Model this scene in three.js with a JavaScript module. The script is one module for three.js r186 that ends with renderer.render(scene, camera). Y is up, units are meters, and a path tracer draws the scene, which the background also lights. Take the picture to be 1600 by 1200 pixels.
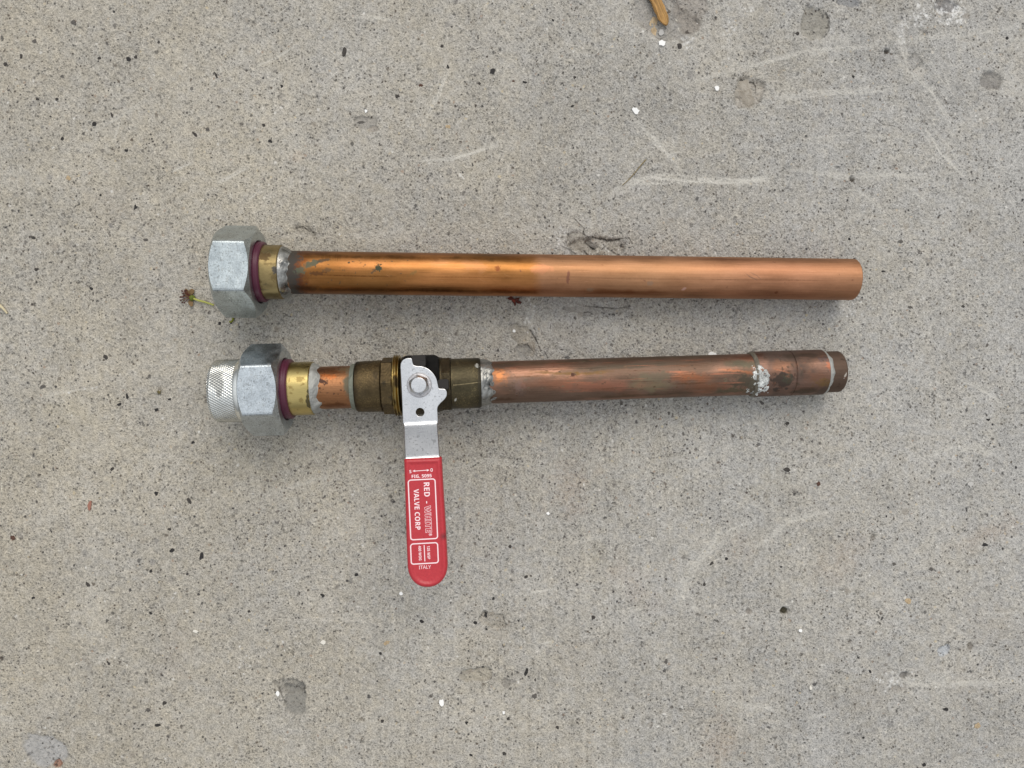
import * as THREE from 'three';
import { mergeGeometries, toCreasedNormals } from 'three/addons/utils/BufferGeometryUtils.js';

// ------------------------------------------------------------------ camera, sky, sun, exposure
const scene = new THREE.Scene();
const FPX = 1157, CAM_H = 0.52, YAW = 1.5 * Math.PI / 180;       // a phone held half a metre above the slab, looking down
const camera = new THREE.PerspectiveCamera(2 * Math.atan(600 / FPX) * 180 / Math.PI, 4 / 3, 0.02, 60);
camera.up.set(0, 0, -1);
camera.position.set(0, CAM_H, 0);
camera.lookAt(CAM_H * Math.tan(YAW), 0, 0);
camera.updateMatrixWorld();

const SUN = new THREE.Vector3(0.20, 1, -0.84).normalize();
{
  const w = 256, h = 128, data = new Float32Array(w * h * 4), d = new THREE.Vector3();
  for (let j = 0; j < h; j++) for (let i = 0; i < w; i++) {
    const lat = ((j + 0.5) / h - 0.5) * Math.PI, lon = ((i + 0.5) / w - 0.5) * 2 * Math.PI;
    d.set(Math.cos(lat) * Math.cos(lon), Math.sin(lat), Math.cos(lat) * Math.sin(lon));
    const y = Math.max(0, d.y);
    let L = 0.05 + 1.10 * Math.sin(Math.min(1, y / 0.95) * Math.PI / 2) - 0.20 * Math.pow(y, 6);   // overcast: dim at the horizon, bright overhead
    const c = Math.max(0, d.dot(SUN));
    L *= 0.74 + 0.50 * Math.pow(c, 2.5);
    const k = (j * w + i) * 4;
    data[k] = L * 0.97; data[k + 1] = L * 1.0; data[k + 2] = L * 1.04; data[k + 3] = 1;
  }
  const t = new THREE.DataTexture(data, w, h, THREE.RGBAFormat, THREE.FloatType);
  t.mapping = THREE.EquirectangularReflectionMapping; t.magFilter = t.minFilter = THREE.LinearFilter; t.needsUpdate = true;
  scene.background = t; scene.environment = t;
}
const sun = new THREE.DirectionalLight(0xfff3e4, 1.42);
sun.position.copy(SUN).multiplyScalar(2); sun.castShadow = true;
sun.shadow.radius = 74; sun.shadow.mapSize.set(2048, 2048);
Object.assign(sun.shadow.camera, { left: -0.6, right: 0.6, top: 0.6, bottom: -0.6, near: 0.5, far: 4 });
scene.add(sun, sun.target);
const renderer = new THREE.WebGLRenderer({ antialias: true });
renderer.toneMapping = THREE.LinearToneMapping;
renderer.toneMappingExposure = 0.98;
renderer.shadowMap.enabled = true;

// ------------------------------------------------------------------ helpers
function creased(g, a) { g.scale(1e4, 1e4, 1e4); const r = toCreasedNormals(g, a); return r.scale(1e-4, 1e-4, 1e-4); }   // it joins points closer than a hundredth, so work in tenths of a millimetre
let seed = 7;
const rnd = () => { seed = (seed + 0x6d2b79f5) | 0; let t = Math.imul(seed ^ (seed >>> 15), 1 | seed); t = (t + Math.imul(t ^ (t >>> 7), 61 | t)) ^ t; return ((t ^ (t >>> 14)) >>> 0) / 4294967296; };
const rr = (a, b) => a + (b - a) * rnd();
const hash = (x, y, s) => { let h = Math.imul(x, 374761393) ^ Math.imul(y, 668265263) ^ Math.imul(s, 2147483647 ^ 1274126177); h = Math.imul(h ^ (h >>> 13), 1274126177); h ^= h >>> 16; h = Math.imul(h, 2246822519); return ((h ^ (h >>> 15)) >>> 0) / 4294967296; };
function vn(x, y, s) {                                            // value noise 0..1
  const xi = Math.floor(x), yi = Math.floor(y), fx = x - xi, fy = y - yi, u = fx * fx * (3 - 2 * fx), v = fy * fy * (3 - 2 * fy);
  const a = hash(xi, yi, s), b = hash(xi + 1, yi, s), c = hash(xi, yi + 1, s), d = hash(xi + 1, yi + 1, s);
  return a + (b - a) * u + (c - a + (a - b - c + d) * u) * v;
}
const fbm = (x, y, s, n = 4) => { let a = 0, k = 0.5, t = 0; for (let i = 0; i < n; i++) { a += k * vn(x, y, s + i); t += k; x *= 2.03; y *= 2.03; k *= 0.5; } return a / t; };
const clamp = (x, a = 0, b = 1) => Math.min(b, Math.max(a, x));
const sst = (a, b, x) => { const t = clamp((x - a) / (b - a)); return t * t * (3 - 2 * t); };
const lin = (c) => { c /= 255; return c <= 0.04045 ? c / 12.92 : Math.pow((c + 0.055) / 1.055, 2.4); };
const toS = (c) => 255 * (c <= 0.0031308 ? 12.92 * c : 1.055 * Math.pow(c, 1 / 2.4) - 0.055);
const SRGB = new Uint8Array(4097); for (let i = 0; i < 4097; i++) SRGB[i] = Math.round(toS(i / 4096));
const s3 = (r, g, b) => [lin(r), lin(g), lin(b)];

// where the measured photograph point (in its 1600 x 1200 pixels) lies at height h above the slab
const E = camera.matrixWorld.elements, RX = new THREE.Vector3(E[0], E[1], E[2]), UPV = new THREE.Vector3(E[4], E[5], E[6]), FW = new THREE.Vector3(-E[8], -E[9], -E[10]);
const ray = (px, py) => FW.clone().multiplyScalar(FPX).addScaledVector(RX, px - 800).addScaledVector(UPV, 600 - py);
function P(px, py, h = 0) { const d = ray(px, py), t = (h - CAM_H) / d.y; return d.multiplyScalar(t).add(camera.position); }
function proj(v) { const d = v.clone().sub(camera.position), z = d.dot(FW); return [800 + FPX * d.dot(RX) / z, 600 - FPX * d.dot(UPV) / z]; }
function toLocal(root, px, py, y) {                               // on the plane of height y in a thing's own axes
  const inv = root.matrixWorld.clone().invert(), o = camera.position.clone().applyMatrix4(inv), q = camera.position.clone().add(ray(px, py)).applyMatrix4(inv).sub(o);
  return q.multiplyScalar((y - o.y) / q.y).add(o);
}
function alongAxis(root, px, y) { let a = -0.5, b = 0.8; for (let i = 0; i < 40; i++) { const m = (a + b) / 2; if (proj(new THREE.Vector3(m, y, 0).applyMatrix4(root.matrixWorld))[0] < px) a = m; else b = m; } return a; }

const used = new Map();
function numbered(n) { const k = used.get(n) || 0; used.set(n, k + 1); return k ? n + '_' + String(k).padStart(3, '0') : n; }
function shade(m) { m.castShadow = true; m.receiveShadow = true; return m; }
function tag(o, label, category, group, kind) { if (label) o.userData.label = label; if (category) o.userData.category = category; if (group) o.userData.group = group; if (kind) o.userData.kind = kind; return o; }
function thing(name, label, category, group) { const g = new THREE.Group(); g.name = numbered(name); scene.add(g); return tag(g, label, category, group); }
function part(name, geo, mat, parent, label) { const m = shade(new THREE.Mesh(geo, mat)); m.name = parent === scene ? numbered(name) : name; parent.add(m); if (label) m.userData.label = label; return m; }

// a texture painter: linear colour, roughness, metalness and height on one grid; coordinates in metres
class Paint {
  constructor(w, h, mw, mh, s = 1) { Object.assign(this, { w, h, mw, mh, s, col: new Float32Array(w * h * 3), rough: new Float32Array(w * h), metal: new Float32Array(w * h), hgt: new Float32Array(w * h) }); }
  fill(fn) { const o = [0, 0, 0, 0, 0, 0.5]; for (let j = 0, k = 0; j < this.h; j++) for (let i = 0; i < this.w; i++, k++) { fn((i + 0.5) / this.w * this.mw, (j + 0.5) / this.h * this.mh, o); this.col[k * 3] = o[0]; this.col[k * 3 + 1] = o[1]; this.col[k * 3 + 2] = o[2]; this.rough[k] = o[3]; this.metal[k] = o[4]; this.hgt[k] = o[5]; } }
  put(k, a, c, rough, metal, dh) {
    if (a <= 0) return;
    if (c) for (let q = 0; q < 3; q++) this.col[k * 3 + q] += (c[q] - this.col[k * 3 + q]) * a;
    if (rough !== undefined) this.rough[k] += (rough - this.rough[k]) * a;
    if (metal !== undefined) this.metal[k] += (metal - this.metal[k]) * a;
    if (dh) this.hgt[k] += dh * a;
  }
  each(x0, x1, y0, y1, fn) {
    const i0 = Math.max(0, Math.floor(x0 / this.mw * this.w)), i1 = Math.min(this.w - 1, Math.ceil(x1 / this.mw * this.w)), j0 = Math.max(0, Math.floor(y0 / this.mh * this.h)), j1 = Math.min(this.h - 1, Math.ceil(y1 / this.mh * this.h));
    for (let j = j0; j <= j1; j++) for (let i = i0; i <= i1; i++) fn((i + 0.5) / this.w * this.mw, (j + 0.5) / this.h * this.mh, j * this.w + i);
  }
  // an organic patch: ellipse with a noisy border
  stain(x, y, rx, ry, { rot = 0, c, rough, metal, a = 1, soft = 0.35, wob = 0.5, cell = 0.3, dh = 0, grain = 0 }) {
    const s = this.s++ * 13 + 5, R = Math.max(rx, ry) * (1.3 + wob), ca = Math.cos(rot), sa = Math.sin(rot), f = 1 / (cell * Math.max(rx, ry));
    this.each(x - R, x + R, y - R, y + R, (px, py, k) => {
      const dx = px - x, dy = py - y, u = (dx * ca + dy * sa) / rx, v = (-dx * sa + dy * ca) / ry;
      const d = Math.hypot(u, v) + wob * 2 * (fbm(px * f, py * f, s, 3) - 0.5);
      let m = a * (1 - sst(1 - soft, 1 + soft * 0.3, d));
      if (grain) m *= 1 - grain + grain * sst(0.35, 0.65, vn(px * 1400, py * 1400, s + 3));
      this.put(k, m, c, rough, metal, dh);
    });
  }
  stroke(pts, wid, { c, rough, metal, a = 1, grain = 0, wob = 0.4, dh = 0, cell = 6, taper = true }) {
    const s = this.s++ * 17 + 9;
    let tot = 0; const acc = [0]; for (let i = 1; i < pts.length; i++) acc.push(tot += Math.hypot(pts[i][0] - pts[i - 1][0], pts[i][1] - pts[i - 1][1]));
    const xs = pts.map((p) => p[0]), ys = pts.map((p) => p[1]), q = wid * 2;
    this.each(Math.min(...xs) - q, Math.max(...xs) + q, Math.min(...ys) - q, Math.max(...ys) + q, (px, py, k) => {
      let best = 1e9, at = 0;
      for (let i = 1; i < pts.length; i++) { const [ax, ay] = pts[i - 1], ex = pts[i][0] - ax, ey = pts[i][1] - ay, t = clamp(((px - ax) * ex + (py - ay) * ey) / (ex * ex + ey * ey)), d = Math.hypot(px - ax - ex * t, py - ay - ey * t); if (d < best) { best = d; at = (acc[i - 1] + t * (acc[i] - acc[i - 1])) / tot; } }
      if (best > q) return;
      const n = fbm(px / (wid * cell * 0.3), py / (wid * cell * 0.3), s, 3), wt = taper ? Math.pow(Math.sin(Math.PI * clamp(at, 0.03, 0.97)), 0.5) : 1;
      let m = a * (1 - sst(0.2, 1, best / (wid * (1 + wob * 2 * (n - 0.5))))) * wt * (0.5 + n);
      if (grain) m *= 1 - grain + grain * sst(0.3, 0.7, vn(px * 1500, py * 1500, s + 3));
      this.put(k, clamp(m), c, rough, metal, dh);
    });
  }
  maps(wrap = THREE.RepeatWrapping) {
    const n = this.w * this.h, a = new Uint8Array(n * 4), b = new Uint8Array(n * 4), h = new Uint8Array(n * 4);
    for (let k = 0; k < n; k++) {
      for (let q = 0; q < 3; q++) a[k * 4 + q] = SRGB[Math.round(clamp(this.col[k * 3 + q]) * 4096)];
      b[k * 4 + 1] = 255 * clamp(this.rough[k]); b[k * 4 + 2] = 255 * clamp(this.metal[k]); h[k * 4] = h[k * 4 + 1] = h[k * 4 + 2] = 255 * clamp(this.hgt[k]);
      a[k * 4 + 3] = b[k * 4 + 3] = h[k * 4 + 3] = 255;
    }
    const t = (d, srgb) => { const x = new THREE.DataTexture(d, this.w, this.h); x.magFilter = x.minFilter = THREE.LinearFilter; x.wrapS = x.wrapT = wrap; if (srgb) x.colorSpace = THREE.SRGBColorSpace; x.needsUpdate = true; return x; };
    return { map: t(a, true), orm: t(b), bump: t(h) };
  }
  material(bumpScale, wrap) { const m = this.maps(wrap); return new THREE.MeshStandardMaterial({ map: m.map, roughnessMap: m.orm, metalnessMap: m.orm, roughness: 1, metalness: 1, bumpMap: m.bump, bumpScale }); }
}

// surface of revolution about the local x axis at height cy; profile of [x, r]; u runs along x (0..1 between ux0 and ux1), v round (0.5 on top)
function revolve(profile, cy, { seg = 96, ux0, ux1, disp, crease = 0.6 } = {}) {
  ux0 = ux0 ?? profile[0][0]; ux1 = ux1 ?? profile[profile.length - 1][0];
  const pos = [], uv = [], idx = [], n = profile.length;
  for (let i = 0; i < n; i++) for (let j = 0; j <= seg; j++) {
    const f = (j / seg - 0.5) * 2 * Math.PI, [x, r0] = profile[i], d = disp ? disp(x, j === seg ? -Math.PI : f, i, r0) : 0, dr = Array.isArray(d) ? d[0] : d, dx = Array.isArray(d) ? d[1] : 0, r = Math.max(0, r0 + dr);
    pos.push(x + dx, cy + r * Math.cos(f), r * Math.sin(f)); uv.push((x - ux0) / (ux1 - ux0), j / seg);
  }
  for (let i = 0; i < n - 1; i++) for (let j = 0; j < seg; j++) { const a = i * (seg + 1) + j, b = a + seg + 1; idx.push(a, a + 1, b, a + 1, b + 1, b); }
  const g = new THREE.BufferGeometry(); g.setAttribute('position', new THREE.Float32BufferAttribute(pos, 3)); g.setAttribute('uv', new THREE.Float32BufferAttribute(uv, 2)); g.setIndex(idx);
  return creased(g, crease);
}
function fine(profile, step) { const out = []; for (let i = 0; i < profile.length - 1; i++) { const [x0, r0] = profile[i], [x1, r1] = profile[i + 1], n = Math.max(1, Math.round(Math.hypot(x1 - x0, r1 - r0) / step)); for (let k = 0; k < n; k++) out.push([x0 + (x1 - x0) * k / n, r0 + (r1 - r0) * k / n]); } out.push(profile[profile.length - 1]); return out; }
function blob(rx, ry, rz, s, rough = 0.3, detail = 2) {           // an uneven little solid
  const g = new THREE.IcosahedronGeometry(1, detail), p = g.attributes.position;
  for (let i = 0; i < p.count; i++) { const x = p.getX(i), y = p.getY(i), z = p.getZ(i), k = 1 + rough * 2 * (vn(x * 1.6 + 9 + s * 3.1, z * 1.6 + y * 1.9 + 5, s) - 0.5) + rough * (vn(x * 4 + 30, z * 4 + y * 3 + 20, s + 9) - 0.5); p.setXYZ(i, x * rx * k, y * ry * k, z * rz * k); }
  return creased(g, 0.5);
}
function flake(pts, th, bevel = 0.00015) {                        // thin solid lying flat: outline in metres (x, z)
  const sh = new THREE.Shape(pts.map(([x, z]) => new THREE.Vector2(x, -z)));
  const g = new THREE.ExtrudeGeometry(sh, { depth: th, bevelEnabled: bevel > 0, bevelSize: bevel, bevelThickness: bevel, bevelSegments: 2, curveSegments: 20 });
  g.rotateX(-Math.PI / 2); return g;
}
const ragged = (r, n, k = 0.35, asp = 1) => Array.from({ length: n }, (_, i) => { const a = i / n * 2 * Math.PI, q = r * (1 + rr(-k, k)); return [Math.cos(a) * q * asp, Math.sin(a) * q]; });
const plain = (r, g, b, roughness = 0.8, metalness = 0) => { const m = new THREE.MeshStandardMaterial({ roughness, metalness }); m.color.setRGB(...s3(r, g, b)); return m; };
function tube(points, r, seg = 16, rad = 7) { return new THREE.TubeGeometry(new THREE.CatmullRomCurve3(points), seg, r, rad, false); }
function tubeTaper(points, r0, r1, seg = 14, rad = 7) { const g = tube(points, 1, seg, rad), p = g.attributes.position, c = new THREE.CatmullRomCurve3(points), v = new THREE.Vector3(); for (let i = 0; i <= seg; i++) { const q = c.getPointAt(i / seg), r = r0 + (r1 - r0) * i / seg; for (let j = 0; j <= rad; j++) { const k = i * (rad + 1) + j; v.fromBufferAttribute(p, k).sub(q).multiplyScalar(r).add(q); p.setXYZ(k, v.x, v.y, v.z); } } g.computeVertexNormals(); return g; }

// ------------------------------------------------------------------ the concrete slab
const GW = 0.80, GH = 0.60, GC = P(800, 600);                     // the sheet in view, round the middle of the frame
const gx = (x) => x - GC.x + GW / 2, gz = (z) => z - GC.z + GH / 2;
const G = (px, py) => { const p = P(px, py); return [gx(p.x), gz(p.z)]; };
const MPP = CAM_H / FPX;                                          // metres on the slab per photograph pixel
// broken places: x, y, half axes in photograph pixels, turn, depth mm, roughness of the floor, tint and its strength
const PITS = [
  [935, 388, 52, 22, 0.12, 2.2, 1.0, s3(150, 143, 130), 0.35], [905, 380, 26, 14, 0.5, 1.6, 1, s3(120, 112, 98), 0.3], [820, 530, 15, 34, -0.55, 1.7, 0.7, s3(150, 140, 122), 0.35], [818, 548, 12, 12, 0, 1.2, 0.1, s3(140, 138, 133), 0.7],
  [1168, 146, 27, 26, 0.6, 2.0, 0.7, s3(160, 152, 140), 0.5], [460, 1094, 19, 30, -0.1, 1.3, 0.15, s3(126, 124, 118), 0.8], [455, 1072, 24, 12, 0.2, 1.6, 0.8, s3(120, 118, 112), 0.5],
  [1272, 38, 26, 27, 0, 1.4, 0.12, s3(136, 132, 122), 0.75], [1548, 125, 18, 16, 0.2, 1.8, 0.6, s3(112, 108, 104), 0.7], [768, 968, 22, 13, 0.3, 1.6, 0.9, s3(140, 132, 118), 0.4], [776, 988, 16, 12, 0, 0.9, 0.8, s3(160, 154, 142), 0.3],
  [742, 1054, 30, 12, -0.1, 1.4, 0.7, s3(150, 142, 124), 0.5], [791, 1067, 8, 8, 0, 1.2, 0.6, s3(120, 116, 110), 0.6], [1040, 30, 62, 34, 0.4, 1.6, 0.9, s3(138, 134, 128), 0.55], [1075, 18, 30, 30, 0, 1.1, 0.9, s3(130, 120, 110), 0.4],
  [72, 1174, 36, 24, 0.5, 1.0, 0.4, s3(158, 158, 158), 0.7], [90, 1194, 8, 6, 0, 1.2, 0.5, s3(130, 78, 48), 0.7], [1428, 100, 14, 16, 0.4, 1.0, 0.6, s3(140, 136, 130), 0.3], [1440, 108, 12, 10, 0, 0.9, 0.3, s3(178, 174, 166), 0.5],
  [1476, 1016, 13, 8, -0.7, 1.2, 0.3, s3(175, 182, 190), 0.6], [570, 190, 20, 11, -0.1, 1.1, 0.5, s3(128, 124, 118), 0.5], [582, 201, 9, 6, 0, 0.8, 0.2, s3(140, 132, 122), 0.6], [1480, 10, 22, 12, 0, 1.1, 0.5, s3(110, 110, 112), 0.7], [1325, 2, 22, 9, 0, 1.0, 0.5, s3(118, 120, 124), 0.6],
  [476, 362, 20, 7, 0.45, 1.4, 0.7, s3(140, 134, 124), 0.2], [1226, 955, 6, 6, 0, 2.2, 0.2, s3(70, 64, 46), 0.85], [1386, 80, 4.5, 4, 0, 2, 0.2, s3(70, 66, 60), 0.8], [1331, 280, 4.5, 4.5, 0, 2, 0.2, s3(76, 66, 56), 0.8], [1413, 1055, 8, 5, -0.4, 1.8, 0.4, s3(100, 96, 92), 0.7],
  [1400, 1076, 8, 6, 0, 0.7, 0.2, s3(140, 136, 130), 0.6], [1411, 1073, 6, 6, 0, 0.7, 0.2, s3(140, 136, 130), 0.6], [1170, 955, 6, 4.5, 0.2, 0.7, 0.2, s3(120, 112, 104), 0.7], [1517, 1010, 5, 7, 0.2, 1.0, 0.3, s3(106, 100, 92), 0.7], [930, 485, 45, 8, 0.05, 0.9, 1, s3(120, 114, 106), 0.3], [1365, 840, 4, 7, 0.2, 1.0, 0.3, s3(110, 105, 98), 0.5],
].map(([x, y, a, b, t, d, f, c, ca], i) => { const [u, v] = G(x, y); return { u, v, a: a * MPP, b: b * MPP, t, d: d * 1.35 / 1000, f, c, ca, s: 400 + i * 7 }; });
function pitAt(p, u, v) {                                         // how far inside a broken place (0 outside .. 1)
  const dx = u - p.u, dy = v - p.v, R = Math.max(p.a, p.b) * 1.7; if (Math.abs(dx) > R || Math.abs(dy) > R) return 0;
  const c = Math.cos(p.t), s = Math.sin(p.t), f = 1.6 / Math.sqrt(p.a * p.b), e = Math.hypot((dx * c + dy * s) / p.a, (-dx * s + dy * c) / p.b) + 0.75 * (fbm(u * f, v * f, p.s, 4) - 0.5);
  return 1 - sst(0.80, 1.02, e);
}
function slabHeight(x, z) {
  const u = gx(x), v = gz(z); if (u <= 0 || v <= 0 || u >= GW || v >= GH) return 0;
  let h = 0.0008 * (fbm(u * 22, v * 22, 31, 3) - 0.5) + 0.00035 * (vn(u * 420, v * 420, 77) - 0.5);
  for (const p of PITS) { const m = pitAt(p, u, v); if (m > 0) h -= m * p.d * (1 - 0.75 * p.f * (fbm(u * 260, v * 260, p.s + 3, 3) * 1.5 - 0.25)); }
  return h * sst(0, 0.03, Math.min(u, v, GW - u, GH - v));
}
const slabMaterial = (() => {
  const T = new Paint(2048, 1536, GW, GH, 1);
  T.fill((x, y, o) => {
    const big = fbm(x * 9, y * 9, 3, 4), mid = fbm(x * 45, y * 45, 8, 3), pat = fbm(x * 18 + 4, y * 14, 12, 4);
    const broom = fbm(x * 620, y * 9, 21, 2) - 0.5, broomK = 0.35 + 0.9 * sst(0.45, 0.65, fbm(x * 6, y * 3.5, 22, 2));
    const g1 = vn(x * 1450, y * 1450, 41), g2 = hash(Math.floor(x * 2560), Math.floor(y * 2560), 42), g3 = vn(x * 520, y * 520, 43);
    const pore = sst(0.76, 0.92, vn(x * 1050 + 3, y * 1050, 44)), lite = sst(0.80, 0.95, vn(x * 1400, y * 1400 + 7, 45));
    let k = 1 + 0.22 * (big - 0.5) + 0.22 * (mid - 0.5) + 0.56 * (g1 - 0.5) + 0.56 * (g2 - 0.5) + 0.20 * (g3 - 0.5) + 0.17 * broom * broomK;
    k *= 1 - 0.42 * pore * sst(0.3, 0.6, vn(x * 70, y * 70, 49)); k += 0.42 * lite;
    const warm = clamp(0.62 + 0.95 * (pat - 0.5) + 0.9 * (0.45 - x / GW) + 0.9 * (vn(x * 260, y * 260, 46) - 0.5) * 0.6, 0, 1.3);
    const b = 0.36;
    o[0] = b * k * (0.992 + 0.056 * warm); o[1] = b * k * (0.972 + 0.0 * warm); o[2] = b * k * (0.92 - 0.10 * warm);
    o[3] = 0.9; o[4] = 0; o[5] = 0.5 + 0.30 * (g1 - 0.5) + 0.18 * (g2 - 0.5) + 0.25 * (g3 - 0.5) - 0.34 * pore + 0.2 * broom * broomK;
  });
  // broken places: their own colour, dark blotches where the border breaks
  for (const p of PITS) { const R = Math.max(p.a, p.b) * 1.7; T.each(p.u - R, p.u + R, p.v - R, p.v + R, (u, v, k) => { const m = pitAt(p, u, v); if (m <= 0) return; const g = 0.70 + 0.34 * vn(u * 900, v * 900, p.s) + 0.3 * fbm(u * 300, v * 300, p.s + 2, 3), e = 4 * m * (1 - m) * p.f * 0.35; T.put(k, m * p.ca, [p.c[0] * g, p.c[1] * g, p.c[2] * g], 0.9, 0, 0); T.put(k, e * sst(0.4, 0.6, vn(u * 240, v * 240, p.s + 5)), s3(62, 56, 48), 0.95, 0, -0.2); T.hgt[k] += m * p.f * 0.7 * (fbm(u * 420, v * 420, p.s + 8, 3) - 0.5); }); }
  // rusty, ochre and grey clouds
  for (let i = 0; i < 60; i++) T.stain(rr(0, GW), rr(0, GH), rr(0.006, 0.03), rr(0.005, 0.02), { rot: rr(0, 3), c: [s3(172, 142, 112), s3(166, 156, 126), s3(142, 141, 136), s3(186, 178, 160), s3(150, 138, 122)][i % 5], a: rr(0.08, 0.2), soft: 0.9, wob: 0.7, grain: 0.5 });
  // grains of the aggregate: dark, brown, pale
  const dot = (x, y, r, c, a) => { const asp = rr(0.5, 1.1), t = rr(0, 3.1), ca = Math.cos(t), sa = Math.sin(t), s = (rnd() * 1e6) | 0; T.each(x - r * 1.5, x + r * 1.5, y - r * 1.5, y + r * 1.5, (px, py, k) => { const dx = px - x, dy = py - y, d = Math.hypot((dx * ca + dy * sa) / r, (-dx * sa + dy * ca) / (r * asp)) + 1.0 * (vn(px * 1300, py * 1300, s) - 0.5); T.put(k, a * (1 - sst(0.72, 1.08, d)), c, 0.75, 0, -0.08); }); };
  const dark = [s3(52, 50, 50), s3(70, 66, 62), s3(40, 38, 40), s3(84, 74, 64), s3(92, 88, 84), s3(60, 52, 46)];
  for (let i = 0; i < 46000; i++) { const x = rr(0, GW), y = rr(0, GH); if (fbm(x * 45, y * 45, 91, 3) < rr(0.25, 0.6)) continue; dot(x, y, 0.00028 + 0.00060 * Math.pow(rnd(), 2.2), dark[(rnd() * 6) | 0], rr(0.5, 1)); }
  for (let i = 0; i < 900; i++) dot(rr(0, GW), rr(0, GH), rr(0.0008, 0.0015), dark[(rnd() * 6) | 0], rr(0.45, 0.85));
  for (let i = 0; i < 2600; i++) dot(rr(0, GW), rr(0, GH), rr(0.0004, 0.0011), [s3(205, 200, 188), s3(190, 176, 146), s3(178, 164, 142), s3(214, 212, 206), s3(150, 128, 110)][(rnd() * 5) | 0], rr(0.35, 0.8));
  for (let i = 0; i < 500; i++) dot(rr(0, GW), rr(0, GH), rr(0.0009, 0.0026), [s3(128, 124, 118), s3(140, 132, 120), s3(118, 116, 114)][(rnd() * 3) | 0], rr(0.3, 0.6));
  for (let i = 0; i < 260; i++) { const x = rr(0, GW), y = rr(0, GH), a = rr(-0.9, 0.9) + Math.PI / 2, l = rr(0.001, 0.003); T.stroke([[x, y], [x + Math.cos(a) * l, y + Math.sin(a) * l]], 0.0005, { c: s3(56, 50, 46), a: 0.9, wob: 0.2 }); }
  // pale scuffs
  const pale = s3(206, 203, 194);
  const SC = [[[[993, 182], [1030, 225], [1066, 262]], 9, 0.75], [[[950, 304], [975, 290], [1010, 279], [1065, 279], [1130, 284], [1195, 283]], 10, 0.8], [[[1150, 284], [1205, 278]], 9, 0.4], [[[655, 250], [705, 247], [740, 238], [790, 222]], 6, 0.6], [[[666, 184], [684, 146], [700, 112]], 3.5, 0.75], [[[553, 28], [580, 24], [622, 33]], 5, 0.45],
    [[[1060, 132], [1130, 112], [1260, 80], [1390, 70]], 9, 0.4], [[[1380, 66], [1500, 52], [1600, 40]], 9, 0.35], [[[1190, 158], [1270, 146], [1350, 140], [1415, 137]], 9, 0.5], [[[1393, 82], [1420, 112], [1455, 142], [1480, 190], [1490, 220]], 8, 0.55], [[[1402, 40], [1410, 75], [1422, 112]], 7, 0.5], [[[1440, 195], [1470, 240], [1508, 278]], 5, 0.55], [[[1455, 200], [1490, 240], [1512, 275]], 3, 0.5],
    [[[1240, 266], [1320, 276], [1400, 272], [1450, 278], [1490, 306]], 7, 0.5], [[[1250, 215], [1330, 214], [1420, 216]], 4, 0.35], [[[1410, 285], [1455, 322]], 4, 0.4], [[[1330, 295], [1370, 320], [1385, 340]], 7, 0.35], [[[1062, 935], [1082, 885], [1128, 838], [1185, 808]], 11, 0.5], [[[1185, 852], [1235, 815], [1300, 800]], 10, 0.4], [[[1060, 900], [1065, 950]], 9, 0.4], [[[1435, 716], [1490, 698], [1530, 700], [1562, 714]], 9, 0.5], [[[1488, 590], [1530, 606], [1575, 634]], 4, 0.45], [[[1340, 115], [1350, 128]], 5, 0.4],
    [[[814, 931], [838, 924], [868, 920]], 3.4, 0.9], [[[848, 1005], [864, 1001]], 3, 0.95], [[[1370, 1062], [1450, 1066], [1600, 1062]], 10, 0.4], [[[1140, 1100], [1180, 1106], [1235, 1108]], 8, 0.4], [[[1258, 1122], [1310, 1112]], 6, 0.35], [[[400, 102], [430, 92], [470, 66]], 4, 0.5], [[[268, 268], [300, 254]], 3.5, 0.6], [[[338, 288], [388, 262]], 6, 0.5], [[[180, 222], [186, 182]], 5, 0.4], [[[388, 312], [408, 298]], 4, 0.45], [[[140, 208], [230, 160]], 8, 0.25],
    [[[1430, 535], [1450, 520], [1458, 495]], 6, 0.3], [[[1330, 500], [1345, 520]], 8, 0.4], [[[700, 730], [760, 722], [850, 728]], 7, 0.25], [[[880, 850], [960, 838]], 7, 0.25], [[[60, 620], [140, 600]], 8, 0.3], [[[560, 1010], [620, 1030]], 8, 0.25], [[[1160, 780], [1200, 800]], 4, 0.4], [[[1125, 770], [1180, 800]], 4, 0.3], [[[1440, 730], [1520, 745]], 5, 0.2], [[[1540, 880], [1600, 850]], 8, 0.3], [[[830, 480], [826, 505]], 9, 0.55], [[[1065, 900], [1090, 960]], 6, 0.3], [[[1310, 470], [1330, 490]], 14, 0.3], [[[420, 770], [520, 745]], 8, 0.25], [[[140, 1040], [200, 1010]], 9, 0.25]];
  for (const [pts, w, a] of SC) for (let q = 0; q < 6; q++) T.stroke(pts.map(([x, y]) => G(x + (q ? rr(-0.8, 0.8) * w : 0) + rr(-3, 3), y + (q ? rr(-0.8, 0.8) * w : 0) + rr(-1.5, 1.5))), w * MPP * (q ? rr(0.12, 0.4) : 0.9), { c: pale, a: a * (q ? rr(0.35, 0.8) : 0.46), grain: 0.75, wob: 0.5, cell: 5, dh: 0.03 });
  for (let i = 0; i < 90; i++) { const x = i % 2 ? rr(0, GW) : rr(GW * 0.6, GW), y = rr(0, GH), a = rr(-0.7, 0.5), l = rr(0.012, 0.06), b = rr(-0.2, 0.2); T.stroke([[x, y], [x + Math.cos(a) * l * 0.5, y + Math.sin(a) * l * 0.5], [x + Math.cos(a + b) * l, y + Math.sin(a + b) * l]], rr(0.0012, 0.005), { c: pale, a: rr(0.10, 0.24), grain: 0.75, wob: 0.6 }); }
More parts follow.
